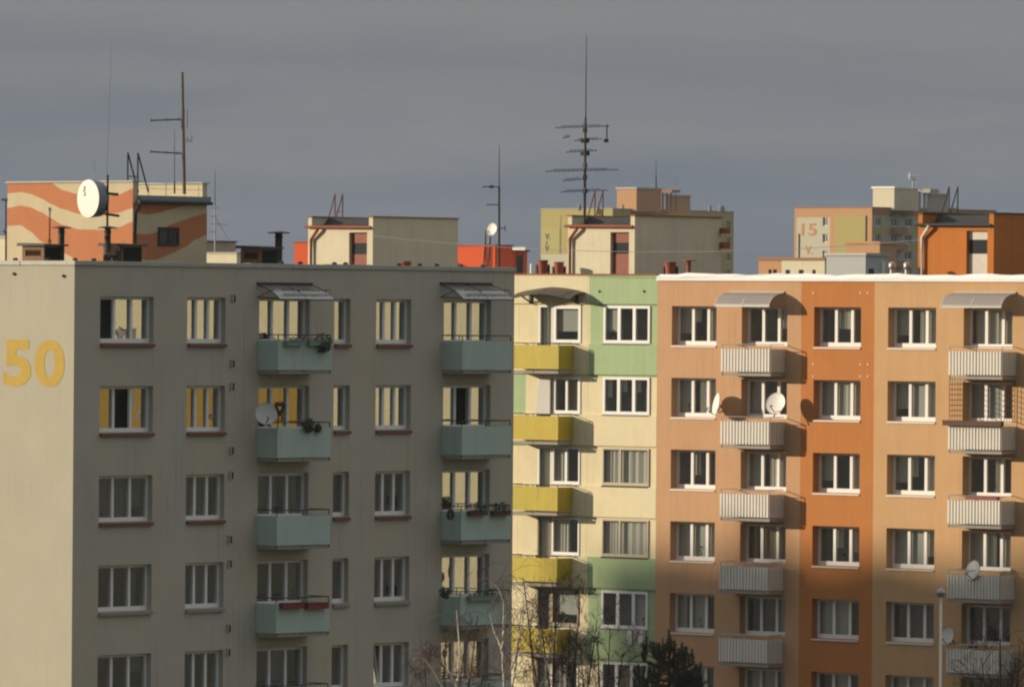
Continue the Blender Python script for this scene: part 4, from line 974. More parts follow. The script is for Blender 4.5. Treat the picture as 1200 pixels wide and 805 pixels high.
def tower(label, pl, pc, pr, ytop, D, lit, shade, base, win_l, win_s, panels, yw0):
    PT = 19.4*D/FPX
    x0, x1, y0, y1, z0, z1 = corner_box(pl, pc, pr, ytop, D, 0)
    t = thing('tower_block', label, 'tower block', (x0, y0, 0))
    FL, FS = Fac('x', x0, y0), Fac('y', x0, y0)
    k0 = FL.z(pc, yw0); n = 9
    wl = [(FL.s(a, 280), FL.s(b, 280)) for a, b in win_l]; ws = [(FS.s(a, 280), FS.s(b, 280)) for a, b in win_s]
    c = MB(); h = 1.42
    facade(c, FL, -(y1-y0), 0, 0, z1, [(a, b, k0-PT*k-h, k0-PT*k) for a, b in wl for k in range(n)], r=.24, room=.3, zone=lit[1], m_room_i=3, cuts_s=lit[2], cuts_z=lit[3](FL))
    facade(c, FS, 0, x1-x0, 0, z1, [(a, b, k0-PT*k-h, k0-PT*k) for a, b in ws for k in range(n)], r=.24, room=.3, zone=lambda s, z: shade[1](s, z, k0), m_room_i=3, cuts_z=shade[2](FS, k0))
    c.quad((x0, y1, 0), (x1, y1, 0), (x1, y1, z1), (x0, y1, z1), 0); c.quad((x1, y0, 0), (x1, y1, 0), (x1, y1, z1), (x1, y0, z1), 0)
    c.build('wall', [lit[0], shade[0], base, m_room], t, recalc=False)
    c = MB(); c.box(x0+.01, x1-.01, y0+.01, y1-.01, z1-.4, z1-.3); c.build('roof', m_roof, t)
    c = MB(); c.box(x0-.1, x1+.1, y0-.1, y0+.3, z1+.003, z1+.12); c.box(x0-.1, x0+.3, y0+.303, y1+.1, z1+.003, z1+.12); c.build('coping', m_cap, t)
    far_windows(t, FL, wl, k0, n, PT, h); far_windows(t, FS, ws, k0, n, PT, h)
    for (a, b, ya_, yb_, m, nm) in panels:
        zt_, zb_ = FL.z((a+b)/2, ya_), (0 if yb_ is None else FL.z((a+b)/2, yb_)); c = MB(); c.fbox(FL, FL.s(a, 280), FL.s(b, 280), .003, .06, zb_, zt_); c.build(nm, m, t)
    return t, FL, FS, (x0, x1, y0, y1, z1)
def ph(root, pl, pc, pr, ytop, D, z0, m, name='stair_house', cap=None):
    x0, x1, y0, y1, _, z1 = corner_box(pl, pc, pr, ytop, D, z0)
    c = MB(); c.box(x0, x1, y0, y1, z0, z1); o = c.build(name, m, root)
    c = MB(); c.box(x0-.2, x1+.2, y0-.2, y1+.2, z1+.004, z1+.28); c.build('roof_trim', cap or m_cap, o); return o
# yellow green block
ty, FLy, FSy, by = tower('far yellow green tower block with an orange roof house and dark letters', 634, 718, 860, 245, 1290,
    (m_ygl, lambda s, z: 0, (), lambda F: ()), (m_ygl, lambda s, z, k: 0, lambda F, k: ()), m_white, [], [(781, 786), (851.5, 856.5)],
    [(634.3, 656, 268, 297, m_ygl2, 'panel'), (634.3, 700, 298, None, m_fgr, 'panel'), (656.6, 657.3, 252, 298, m_conc, 'joint')], 256)
for tx, a, b, y0, y1 in (('V.', 639.2, 645, 274, 280.6), ('V', 639, 644, 288, 295)):
    text_mesh(tx, FLy, FLy.s(a, 280), FLy.s(b, 280), FLy.z(642, y1), FLy.z(642, y0), .075, m_dark, ty, 'lettering', bold=.03, thick=.03)
c = MB(); s, z = FLy.at(641, 285.5); c.fbox(FLy, s-.12, s+.1, .065, .09, z-.3, z+.45); c.build('lettering', m_dark, ty)
h = ph(ty, 723, 746, 775, 221.5, 1293, by[4]-.35, m_fow)
ph(ty, 780, 781, 809, 230, 1299, by[4]-.35, m_fow)
c = MB(); o_ = at(778, 245, 1293.5); a = at(775.5, 222, 1293.5)
for i, (dx, h_) in enumerate(((0, 3.2), (.7, 3.0), (1.5, 3.1), (2.4, 2.6))): c.box(o_.x-.3+dx*.65, o_.x-.05+dx*.65, o_.y-dx*.75, o_.y-dx*.75+.25, by[4]-.3, by[4]-.1+h_)
c.box(o_.x-.4, o_.x+1.9, o_.y-2.2, o_.y+.3, a.z-.6, a.z-.1); c.build('lattice_frame', m_fbrn, ty)
for px, w in ((679, 5), (845, 9), (832, 4), (730, 3)):
    p = at(px, 246, 1292); c = MB(); r_ = w/2/6.55; c.tube_profile([V((p.x, p.y, by[4]-.3)), V((p.x, p.y, by[4]+.5)), V((p.x, p.y, by[4]+.9))], [r_, r_*1.0, r_*.4], V((0, 0, 1)), 10, 0, True); c.build('roof_fan', m_shroud, ty)
aerial('far thin aerial on the orange roof house of the yellow green tower', 768.8, 205, 222, 1293, .14, zb=at(769, 221, 1293).z, tip=(768.8, 186), group='far aerials on the tower blocks')
aerial('far faint short aerial right of the yellow green tower roof house', 791.5, 219, 232, 1299, .10, zb=at(791, 231, 1299).z, tip=(791.5, 208), group='far aerials on the tower blocks', m=m_steel)
# block with the number 15
PT15 = 19.5*1150/FPX
def sh15(s, z, k):
    if z > k+.35: return 4
    q = (k-z) % PT15
    return 1 if q < 1.48 else 2
def build15():
    x0, x1, y0, y1, z0, z1 = corner_box(931, 1022, 1167, 243.5, 1150, 0)
    t = thing('tower_block', 'far orange and olive tower block marked 15 V. on its pale panel', 'tower block', (x0, y0, 0))
    FL, FS = Fac('x', x0, y0), Fac('y', x0, y0); k0 = FL.z(967, 255); k1 = FS.z(1045, 255.5); h = 1.36; n = 9
    wl = [(FL.s(964, 280), FL.s(969.3, 280))]; ws = [(FS.s(a, 280), FS.s(b, 280)) for a, b in ((1026.5, 1032.5), (1044.5, 1052), (1060.5, 1069), (1090, 1098), (1112, 1120), (1134, 1142), (1155, 1161))]
    A = [FL.s(q, 280) for q in (933.5, 972.5, 978.5, 1015.5)]; za, zg = FL.z(955, 255), FL.z(995, 253.5)
    def zl_(s, z):
        if A[0] < s < A[1] and z < za: return 5
        if A[2] < s < A[3] and z < zg: return 2
        return 0
    c = MB(); facade(c, FL, -(y1-y0), 0, 0, z1, [(a, b, k0-PT15*k-h, k0-PT15*k) for a, b in wl for k in range(n)], r=.24, room=.3, zone=zl_, m_room_i=3, cuts_s=A, cuts_z=(za, zg))
    cz = [k1+.35]+[k1-PT15*k-1.48 for k in range(n)]+[k1-PT15*k for k in range(n)]
    facade(c, FS, 0, x1-x0, 0, z1, [(a, b, k1-PT15*k-h, k1-PT15*k) for a, b in ws for k in range(n)], r=.24, room=.3, zone=lambda s, z: sh15(s, z, k1), m_room_i=3, cuts_z=cz)
    c.quad((x0, y1, 0), (x1, y1, 0), (x1, y1, z1), (x0, y1, z1), 0); c.quad((x1, y0, 0), (x1, y1, 0), (x1, y1, z1), (x1, y0, z1), 0)
    c.build('wall', [m_fow, m_fgrey, m_ygl, m_room, m_fbrn, m_fgr], t, recalc=False)
    c = MB(); c.box(x0+.01, x1-.01, y0+.01, y1-.01, z1-.4, z1-.3); c.build('roof', m_roof, t)
    c = MB(); c.box(x0-.1, x1+.1, y0-.1, y0+.3, z1+.003, z1+.12); c.box(x0-.1, x0+.3, y0+.303, y1+.1, z1+.003, z1+.12); c.build('coping', m_fbrn, t)
    far_windows(t, FL, wl, k0, n, PT15, h); far_windows(t, FS, ws, k1, n, PT15, h)
    for a, b in ((1044, 1058), ):
        for k in range(5):
            z = k1-PT15*k-1.5; sa_, sb_ = FS.s(a, 280), FS.s(b, 280); c = MB(); c.fbox(FS, sa_, sb_, .01, 1.0, z-1.05, z); c.build('balcony', m_fbrn, t)
        sa_, sb_ = FS.s(1042, 250), FS.s(1062, 250); c = MB(); m = 10
        for i in range(m):
            u0, u1 = i/m, (i+1)/m; zz = lambda u: k1+.4+.75*math.sin(math.pi*u)
            c.quad(FS.P(sa_+(sb_-sa_)*u0, .01, zz(u0)), FS.P(sa_+(sb_-sa_)*u1, .01, zz(u1)), FS.P(sa_+(sb_-sa_)*u1, 1.0, zz(u1)-.2), FS.P(sa_+(sb_-sa_)*u0, 1.0, zz(u0)-.2))
        c.build('canopy', m_polyb, t, recalc=False)
    for tx, a, b, ya_, yb_ in (('15', 939.3, 957, 262, 276.3), ('V.', 944, 952.3, 288.2, 298.3)):
        text_mesh(tx, FL, FL.s(a, 280), FL.s(b, 280), FL.z(948, yb_), FL.z(948, ya_), .02, m_fred, t, 'house_number', bold=.015, thick=.02)
    c = MB()
    for px, ya_, yb_ in ((936.6, 274, 312), (1015, 253, 284)): s = FL.s(px, 280); c.tube([FL.P(s, .08, FL.z(px, ya_)), FL.P(s, .08, FL.z(px, yb_))], .09, 5)
    c.build('lightning_wire', m_dark, t)
    ph(t, 1023, 1048, 1076, 220.8, 1153, z1-.35, m_pent, cap=m_capw); ph(t, 1086, 1087, 1111, 228.5, 1160, z1-.35, m_fgrey)
    o_ = at(1079, 244, 1153.5); a = at(1076.5, 221, 1153.5); c = MB()
    for dx, h_ in ((0, 3.0), (.8, 2.9), (1.7, 2.8)): c.box(o_.x-.3+dx*.65, o_.x-.0+dx*.65, o_.y-dx*.75, o_.y-dx*.75+.3, z1-.3, z1+h_)
    c.box(o_.x-.4, o_.x+1.9, o_.y-2.2, o_.y+.3, a.z-.7, a.z-.1); c.build('lattice_frame', m_fgrey, t)
    return t, z1
t15, z15 = build15()
ma = aerial('far roof aerial with a pale crossed head above the block marked 15', 1070, 209, 222, 1153, .15, zb=at(1070, 221, 1153).z, group='far aerials on the tower blocks', m=m_steel)
for a, b, y in ((1064, 1074, 206.5), (1066.5, 1075, 209.5)):
    c = MB(); c.tube([at(a, y, 1153), at(b, y+.5, 1153)], .16, 4); c.build('crossbar', m_dish, ma)
c = MB(); p = at(1066, 206, 1153); c.tube([p-V((0, 0, .6)), p+V((0, 0, .5))], .2, 5); c.build('side_aerial', m_dish, ma)
# low far houses
def low_block(label, pl, pc, pr, ytop, D, m, band=None, wins=(), split=None):
    x0, x1, y0, y1, z0, z1 = corner_box(pl, pc, pr, ytop, D, 0)
    t = thing('low_building', label, 'building', (x0, y0, 0)); FL, FS = Fac('x', x0, y0), Fac('y', x0, y0)
    c = MB()
    ops = [(FL.s(a, 310), FL.s(b, 310), FL.z(a, yb_), FL.z(a, ya_)) for a, b, ya_, yb_ in wins]
    cs = (FL.s(split[0], 310),) if split else ()
    facade(c, FL, -(y1-y0), 0, 0, z1, ops, r=.2, room=.3, zone=(lambda s, z: 1 if s < cs[0] else 0) if split else None, cuts_s=cs, m_room_i=2)
    c.quad((x0, y0, 0), (x1, y0, 0), (x1, y0, z1), (x0, y0, z1)); c.quad((x0, y1, 0), (x1, y1, 0), (x1, y1, z1), (x0, y1, z1)); c.quad((x1, y0, 0), (x1, y1, 0), (x1, y1, z1), (x1, y0, z1))
    c.quad((x0, y0, z1-.02), (x1, y0, z1-.02), (x1, y1, z1-.02), (x0, y1, z1-.02))
    c.build('wall', [m, split[1] if split else m, m_room], t, recalc=False)
    c = MB(); c.box(x0-.15, x1+.15, y0-.15, y1+.15, z1+.003, z1+.25); c.build('roof_trim', band or m_cap, t)
    for a, b, zb_, zt_ in ops:
        c = MB(); c.fbox(FL, a+.02, b-.02, -.2, -.17, zb_+.02, zt_-.02); c.build('window', m_glassd, t)
    return t, FL, FS
low_block('far low cream and orange building left of the blue grey one', 889, 966.5, 972, 305, 700, m_pent, m_fbrn,
          [(900.5, 904.5, 316, 322), (906, 910.5, 316, 322), (920.5, 926, 316.3, 321), (936, 942, 316.3, 321), (952, 956, 316.3, 321)], (916, m_fow))
_, fl, fs = low_block('far pale blue grey building with a dark blue shaded side', 968.5, 1014.5, 1040, 299.8, 640, m_fblue, m_cap)
c = MB(); c.fbox(fs, fs.s(1018, 315), fs.s(1023.5, 315), .01, .08, fs.z(1020, 330), fs.z(1020, 315)); c.build('door', m_black, _); c = MB(); c.fbox(fs, fs.s(1032, 315), fs.s(1034.5, 315), .01, .2, fs.z(1033, 330), fs.z(1033, 307)); c.build('pilaster', m_white, _)
low_block('far orange roof house block rising behind the blue grey building', 992, 1031, 1050.5, 285.8, 760, m_fow, m_fow)
# cream roof hut at the left photo edge, behind the grey roof
p = at(8, 279, 236); c = MB(); yl2 = on(-40, 279, 0, p.x).y; c.box(p.x, p.x+3, p.y, yl2, ZG-.25, p.z); hh = c.build('roof_hut', m_pent, grey)
c = MB(); c.box(p.x-.06, p.x+3.06, p.y-.06, yl2, p.z+.003, p.z+.06); c.build('roof_trim', m_cap, hh)
ms = aerial('small aerial mast at the photo left edge beside the painted stair house', 7, 236, 300, 234, .03, zb=ZG-.25)
c = MB(); c.tube([at(2, 234, 234), at(9, 234, 234)], .05, 5); c.tube([at(4, 271, 234), at(8, 271, 234)], .06, 5); c.build('crossbar', m_shroud, ms)
# overhead cable
a, b = at(436, 276.5, 286), at(1076, 281.5, 272); c = MB()
c.tube([a+(b-a)*(i/24)-V((0, 0, .9*(1-(2*i/24-1)**2)*.6)) for i in range(25)], .011, 4)
c.thing('overhead_cable', m_steel, 'thin grey cable slung between the stair houses along the row', 'cable', base=a)

# ================================================================== VEGETATION
def grow(mb, p, d, L, r, depth, m, droop=0., spread=.6, kids=3, seg=4, tw=3, rmin=.005):
    pts = [V(p)]; rr = [r]; d = V(d).normalized(); q = V(p)
    for i in range(seg):
        d = (d+V((random.gauss(0, .10), random.gauss(0, .10), random.gauss(0, .08)-droop*(i+1)/seg))).normalized()
        q = q+d*L/seg; pts.append(q.copy()); rr.append(max(rmin, r*(1-.65*(i+1)/seg)))
    mb.tube(pts, rr, tw, m, cap=False)
    if depth <= 0: return
    for k in range(kids):
        i = random.randint(1, seg); a = V((random.gauss(0, 1), random.gauss(0, 1), random.gauss(0, .6))).normalized()
        nd = (d*(1-spread*.5)+a*spread+V((0, 0, .18-droop))).normalized()
        grow(mb, pts[i], nd, L*random.uniform(.45, .75), max(rmin, rr[i]*.6), depth-1, m, droop, spread, kids, seg, 3, rmin)
def birch(label, D, base_px, limbs, ntw, seed, tw_len=1.3, group='birch trees before the blocks', m=m_birch, droop=.34, rt_=.009, r0=.05):
    random.seed(seed)
    b = at(base_px, 1190, D); b.z = 0; t = thing('birch_tree', label, 'tree', b, group)
    c = MB(); tops = []
    for i, L in enumerate(limbs):
        pts = [at(x, y, D+dz) for x, y, dz in L]
        if i == 0: pts = [b, b+(pts[0]-b)*.35+V((.08, .05, 0)), b+(pts[0]-b)*.7]+pts
        k = len(pts); nb = 3 if i == 0 else 0
        rad = [.13, .10, .075][:nb]+[max(.012, .046+(.012-.046)*(j/(k-nb-1))**.8) for j in range(k-nb)] if i == 0 else [max(.011, .036+(.011-.036)*(j/(k-1))**.8) for j in range(k)]
        sp, sr = [], []
        for j in range(k-1):      # rounded run through the points
            p0_, p1_, p2_, p3_ = pts[max(j-1, 0)], pts[j], pts[j+1], pts[min(j+2, k-1)]
            for q in range(5):
                t_ = q/5; sp.append(((p1_*2)+(p2_-p0_)*t_+(p0_*2-p1_*5+p2_*4-p3_)*t_*t_+(p1_*3-p0_-p2_*3+p3_)*t_**3)*.5+V((random.gauss(0, .008), random.gauss(0, .008), 0))); sr.append(rad[j]+(rad[j+1]-rad[j])*t_)
        sp.append(pts[-1]); sr.append(rad[-1]); c.tube(sp, sr, 7)
        tops.append([at(x, y, D+dz) for x, y, dz in L])
    c.build('trunk', m, t, smooth=True)
    w = MB()
    for _ in range(ntw):
        L = random.choice(tops); j = random.randrange(len(L)-1); p = L[j]+(L[j+1]-L[j])*random.random()
        a = random.uniform(0, 6.28); d = V((math.cos(a)*.6, math.sin(a)*.6, random.uniform(.3, 1.0)))
        grow(w, p, d, tw_len*random.uniform(.5, 1.2), rt_, 2, 0, droop, .7, 3, 5, 3, 0.0042)
    w.build('crown', m_twig, t, recalc=False)
    return t
birch('leafless birch with a pale limb bent over to the left, lowest of the birches', 214, 530,
      [[(536, 812, 0), (537, 790, 0), (538.5, 764, .2), (536.5, 735, .4), (535, 715, .4)], [(536, 806, 0), (530, 795, .1), (526.5, 787, .2), (519, 782, .3)],
       [(528, 830, 0), (519, 806, -.3), (509, 788, -.5), (500, 775, -.6), (492, 770, -.7), (484, 773, -.8)]], 26, 11)
birch('leafless birch with a white forked trunk before the right balconies of the grey block', 216, 590,
      [[(591, 812, 0), (589.5, 780, 0), (588, 762, .1), (583, 748, .2), (578.5, 738, .3), (574, 718, .4)], [(592, 798, 0), (598, 785, 0), (604, 770, -.2), (606.5, 752, -.3), (609, 730, -.3), (611, 708, -.4)],
       [(588, 762, .1), (590, 735, .1), (589.5, 705, 0), (584, 690, 0), (577, 683, 0)]], 32, 12, 1.4)
birch('leafless birch with one slanting white stem before the yellow balconies', 228, 632,
      [[(633, 815, 0), (638, 795, 0), (643, 770, 0), (649, 750, 0), (655, 737, .1), (664, 722, .2)], [(641, 780, 0), (634, 755, 0), (631, 730, .2), (628, 700, .2)]], 22, 13, 1.2)
birch('thin leafless birch between the grey corner and the yellow balconies', 222, 603,
      [[(600, 815, 0), (603, 790, 0), (606, 765, 0), (609, 745, .1), (613, 720, .1), (614, 695, .1)]], 16, 14, 1.0)
def bare_tree(label, D, px, tops, seed, m=m_twigd, kids=4, depth=3, n=6, L=2.0, name='bare_tree', group=None, r=.09):
    random.seed(seed); b = at(px, 1100, D); b.z = 0; t = thing(name, label, 'tree', b, group); c = MB(); w = MB()
    fork = None
    for i, (x, y, dz) in enumerate(tops):
        e = at(x, y, D+dz); s = b if i == 0 else b+V((0, 0, 3.2))
        mid = s+(e-s)*.5+V((random.uniform(-.3, .3), random.uniform(-.3, .3), 0)); pts = [s, s+(mid-s)*.5, mid, mid+(e-mid)*.5, e]
        c.tube(pts, [r*1.2, r, r*.75, r*.45, .02] if i == 0 else [r*.8, r*.7, r*.5, r*.3, .015], 6)
        for _ in range(n):
            u = random.uniform(.45, 1.0); p = pts[2]+(e-pts[2])*((u-.45)/.55)
            a = random.uniform(0, 6.28); grow(w, p, (math.cos(a)*.7, math.sin(a)*.7, .9), L*random.uniform(.5, 1.1)*(1.3-u*.7), .016, depth, 0, -.02, .75, kids, 4, 3, .005)
    c.build('trunk', m, t, smooth=True); w.build('crown', m, t, recalc=False); return t
bare_tree('dark leafless tree with dense fine twigs before the yellow balconies', 258, 650,
          [(653, 682, 0), (613, 676, .5), (680, 705, .2), (630, 700, -.5), (668, 730, .8), (700, 725, .2), (620, 735, .2)], 21, n=5, L=1.5)
bare_tree('dark leafless tree with loose spreading twigs before the green panels', 262, 692,
          [(700, 745, 0), (715, 735, .4), (680, 750, -.4), (730, 765, .3)], 22, n=5, L=1.6)
bare_tree('bare dark twiggy shrub at the lower right edge before the orange block', 242, 1180,
          [(1172, 748, 0), (1150, 770, .4), (1195, 755, -.3), (1160, 790, .5), (1185, 775, .2), (1140, 800, 0)], 23, n=7, L=1.5)
bare_tree('brown bare twigs rising low between the left window columns and the birches', 224, 520,
          [(522, 742, 0), (498, 775, .4), (547, 735, -.3), (560, 720, .2), (570, 745, .2)], 24, m=m_twig, n=3, L=1.4)
def pine(label, D, px, shoots, seed):
    random.seed(seed); b = at(px, 1150, D); b.z = 0; t = thing('pine_tree', label, 'tree', b)
    tr = MB(); top = at(shoots[0][0], shoots[0][1], D); tr.tube([b, b+(top-b)*.5, b+(top-b)*.85, top], [.16, .12, .06, .02], 8)
    cr = MB()
    def needles(p, q, n, l, w=.012):
        p, q = V(p), V(q); ax = (q-p).normalized()
        for _ in range(n):
            u = random.random(); o = p+(q-p)*u; a = V((random.gauss(0, 1), random.gauss(0, 1), random.gauss(0, 1))); a = (a-ax*a.dot(ax)).normalized()
            d = (a*.8+ax*.75).normalized(); e = o+d*l*random.uniform(.7, 1.15); s_ = d.cross(V((random.gauss(0, 1), random.gauss(0, 1), random.gauss(0, 1)))).normalized()*w
            cr.add([o-s_, o+s_, e], [(0, 1, 2)], 0 if random.random() < .6 else 1)
    def tip(p, h, n=70):
        q = p+V((random.uniform(-.05, .05), random.uniform(-.05, .05), h)); tr.tube([p, q], [.018, .01], 5); needles(p, q+V((0, 0, .04)), n, .13)
    def branch(p, q):
        tr.tube([p, p+(q-p)*.55-V((0, 0, .12)), q], [.04, .03, .018], 5)
        for j in range(5):
            u = .35+.65*j/4; o = p+(q-p)*u
            needles(o-V((0, 0, .05)), o+V((random.uniform(-.2, .2), random.uniform(-.2, .2), .18)), 60, .16)
            if j > 1: tip(o+V((random.uniform(-.15, .15), random.uniform(-.15, .15), 0)), random.uniform(.16, .34), 50)
        tip(q, random.uniform(.28, .42), 80)
    for i, (x, y, dz, h) in enumerate(shoots):
        e = at(x, y, D+dz); p0 = V((e.x, e.y, e.z-h))
        if i: 
            s_ = b+(top-b)*min(.97, (e.z-h-.35)/top.z); tr.tube([s_, s_+(p0-s_)*.6-V((0, 0, .05)), p0], [.04, .03, .02], 5)
            needles(s_+(p0-s_)*.3, p0, 160, .16)
        tr.tube([p0, e], [.022, .01], 5); needles(p0, e, int(330*h), .12)
        for k in range(3 if h > .5 else 2):
            a = random.uniform(0, 6.28); o = p0+V((.22*math.cos(a), .22*math.sin(a), .02)); tr.tube([p0, o], .014, 4); tip(o, h*random.uniform(.4, .6), 60)
    for k in range(62):
        z = top.z-.75-3.4*random.random()**.8; s_ = b+(top-b)*(z/top.z); a = random.uniform(0, 6.28); R = .35+.52*(top.z-z)
        branch(s_, s_+V((math.cos(a)*R*random.uniform(.5, 1), math.sin(a)*R*random.uniform(.5, 1), random.uniform(.0, .35))))
    tr.build('trunk', m_bark, t); cr.build('crown', [m_pine, m_pinel], t, recalc=False)
    return t
pine('dark green pine with upright shoots at the bottom before the orange block', 252, 784,
     [(784, 739, 0, .75), (765.5, 752, .2, .5), (772, 754, -.3, .45), (755, 757, .1, .5), (799, 753, .2, .5), (811, 761, -.1, .5), (748, 779, .3, .4), (821, 776, .2, .35), (778, 757, .5, .4), (790, 757, -.4, .4)], 31)
# street lamp
Dl = 247; b = at(1099.3, 1100, Dl); b.z = 0; tpz = at(1098.5, 699, Dl).z
t = thing('street_lamp', 'pale street lamp post with a mushroom shaped head before the orange block', 'street lamp', b)
m_lamp = mat('pale_lamp_paint', (.72, .66, .56), .6, noise=.1)
c = MB(); c.tube([b, V((b.x, b.y, .9)), V((b.x, b.y, .95)), V((b.x, b.y, tpz))], [.09, .085, .06, .042], 10); c.build('pole', m_lamp, t, smooth=True)
c = MB(); c.tube_profile([V((b.x, b.y, tpz+z)) for z in (0, .05, .12)], [.07, .15, .155], V((0, 0, 1)), 20, 0, True); c.build('diffuser', m_shroud, t, smooth=True)
c = MB(); c.tube_profile([V((b.x, b.y, tpz+.122+z)) for z in (0, .05, .12, .17, .2, .26)], [.175, .165, .11, .05, .025, .02], V((0, 0, 1)), 20, 0, True); c.build('hood', mat('lamp_hood', (.42, .40, .38), .5), t, smooth=True)

# ================================================================== OUTSIDE THE FRAME, seen in the window panes and by the shade they cast
FR = Fac('x', 240, 140)
yb_ = thing('apartment_building', 'cream block with one yellow floor and painted-shade base, set back beyond the orange block', 'apartment block', (240, 60, 0))
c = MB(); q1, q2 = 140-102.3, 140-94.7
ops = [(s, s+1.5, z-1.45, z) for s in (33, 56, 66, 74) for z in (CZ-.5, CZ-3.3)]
facade(c, FR, 0, 80, 0, CZ+2.5, ops, r=.15, room=.4, zone=lambda s, z: 3 if (s > q1 and z < CZ-5.8) else (2 if (s > q2 and CZ-5.8 < z < CZ-2.2) else 0), cuts_s=[q1, q2], cuts_z=[CZ-5.8, CZ-2.2])  # lower storeys coloured dark to stand in for shade in the reflections
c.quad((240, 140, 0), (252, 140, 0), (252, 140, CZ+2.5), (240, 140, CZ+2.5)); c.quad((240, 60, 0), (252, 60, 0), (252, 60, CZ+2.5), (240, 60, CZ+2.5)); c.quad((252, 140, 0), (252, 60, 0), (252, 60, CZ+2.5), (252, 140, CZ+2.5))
c.build('wall', [m_cream, m_room, mat('golden_floor_paint', (.36, .225, .045), .9), mat('painted_shade_base', (.035, .034, .032), .9, noise=.2)], yb_, recalc=False)
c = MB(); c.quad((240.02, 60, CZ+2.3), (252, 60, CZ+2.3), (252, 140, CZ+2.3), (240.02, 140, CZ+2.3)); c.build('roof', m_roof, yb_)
tw = thing('apartment_building', 'tall slab block outside the photo that shades the lower orange storeys', 'apartment block', (137, 261.4, 0))
e = V((0, 1, 0)); nrm = V((-1, 0, 0)); p0 = V((137, 261.4, 0))-e*34; p1 = V((137, 261.4, 0))+e*18.5; HH = 40.05
c = MB(); c.hexa([p0, p1, p1+nrm*12, p0+nrm*12]+[q+V((0, 0, HH)) for q in (p0, p1, p1+nrm*12, p0+nrm*12)]); c.build('wall', m_conc, tw)
c = MB(); p = (p0+p1)/2+nrm*3; c.box(p.x-3, p.x+2, p.y-3, p.y+3, HH+.003, HH+2.2); c.build('stair_house', m_conc, tw)
for q, hq, wq in ((-29, 1.3, 2.2), (-21, .5, 5), (-14.5, .9, 1.2), (-9, .35, 3.4), (-2, .8, 1), (5, .45, 2.6), (11, 1.1, 1.4), (15.5, .4, 1)):
    c = MB(); p = V((137, 261.4, 0))+e*q; c.box(p.x-1.5, p.x-.2, p.y-wq/2, p.y+wq/2, HH+.003, HH+hq); c.build('shadow_edge_box', m_conc, tw)  # unseen boxes added to make the slab's shadow edge uneven

# ================================================================== GROUND, ROAD, HILLS, SKY
m_grass = mat('winter_grass', (.06, .062, .03), .95, noise=.35, nscale=.35); m_asph = mat('asphalt', (.05, .05, .05), .9, noise=.15); m_pave = mat('pavement_slab', (.25, .24, .22), .9, noise=.1)
c = MB(); n = 24
c.quad((-4600, -4600, 0), (4600, -4600, 0), (4600, 4600, 0), (-4600, 4600, 0)); c.build('ground', m_grass)['kind'] = 'structure'
c = MB(); c.box(OX-14, OX-8, -200, 420, .004, .012); c.build('road', m_asph)['kind'] = 'structure'
c = MB(); c.box(OX-8.15, OX-8, -200, 420, .005, .14); c.build('kerb', m_conc)['kind'] = 'structure'
c = MB(); c.box(OX-7.99, OX-5.5, -200, 420, .004, .13); c.build('pavement', m_pave)['kind'] = 'structure'
m_hill = mat('wooded_hill', (.035, .05, .035), .95, noise=.3, nscale=.008)
c = MB(); random.seed(3); N_ = 120; base = math.atan2(fw.y, fw.x); prev = None
for i in range(N_+1):
    a = base-.6+1.2*i/N_; d = V((math.cos(a), math.sin(a), 0))
    h = CZ+24.5+4.5*math.sin(a*23)+3*math.sin(a*61+1)+1.2*math.sin(a*190)
    row = [d*3400, d*3600+V((0, 0, h*.55)), d*3900+V((0, 0, h)), d*4300+V((0, 0, h*.7)), d*4500]
    if prev:
        for j in range(4): c.quad(prev[j], row[j], row[j+1], prev[j+1])
    prev = row
c.build('hills', m_hill, smooth=True)['kind'] = 'structure'

S = V((-.9, 1.09, .30)).normalized()
sun = bpy.data.lights.new('sun', 'SUN'); sun.energy = 4.75; sun.angle = R_(.95); sun.color = (1, .855, .64)
so = bpy.data.objects.new('sun', sun); C.objects.link(so); so.rotation_euler = S.to_track_quat('Z', 'Y').to_euler(); so.location = (0, 0, 80)

w = bpy.data.worlds.new('World'); sc.world = w; w.use_nodes = True; nt = w.node_tree; N = nt.nodes; L = nt.links
bg = N['Background']; bg.inputs[1].default_value = .10
sky = N.new('ShaderNodeTexSky'); sky.sky_type = 'NISHITA'; sky.sun_disc = False; sky.sun_elevation = math.asin(S.z); sky.sun_rotation = math.atan2(S.x, S.y); sky.air_density = 1.2; sky.dust_density = 2
tc = N.new('ShaderNodeTexCoord')
def mth(op, a, b=None, c=None):
    m = N.new('ShaderNodeMath'); m.operation = op
    for i, x in enumerate((a, b, c)):
        if x is None: continue
        if isinstance(x, (int, float)): m.inputs[i].default_value = x
        else: L.new(x, m.inputs[i])
    return m.outputs[0]
sep = N.new('ShaderNodeSeparateXYZ'); L.new(tc.outputs['Generated'], sep.inputs[0])
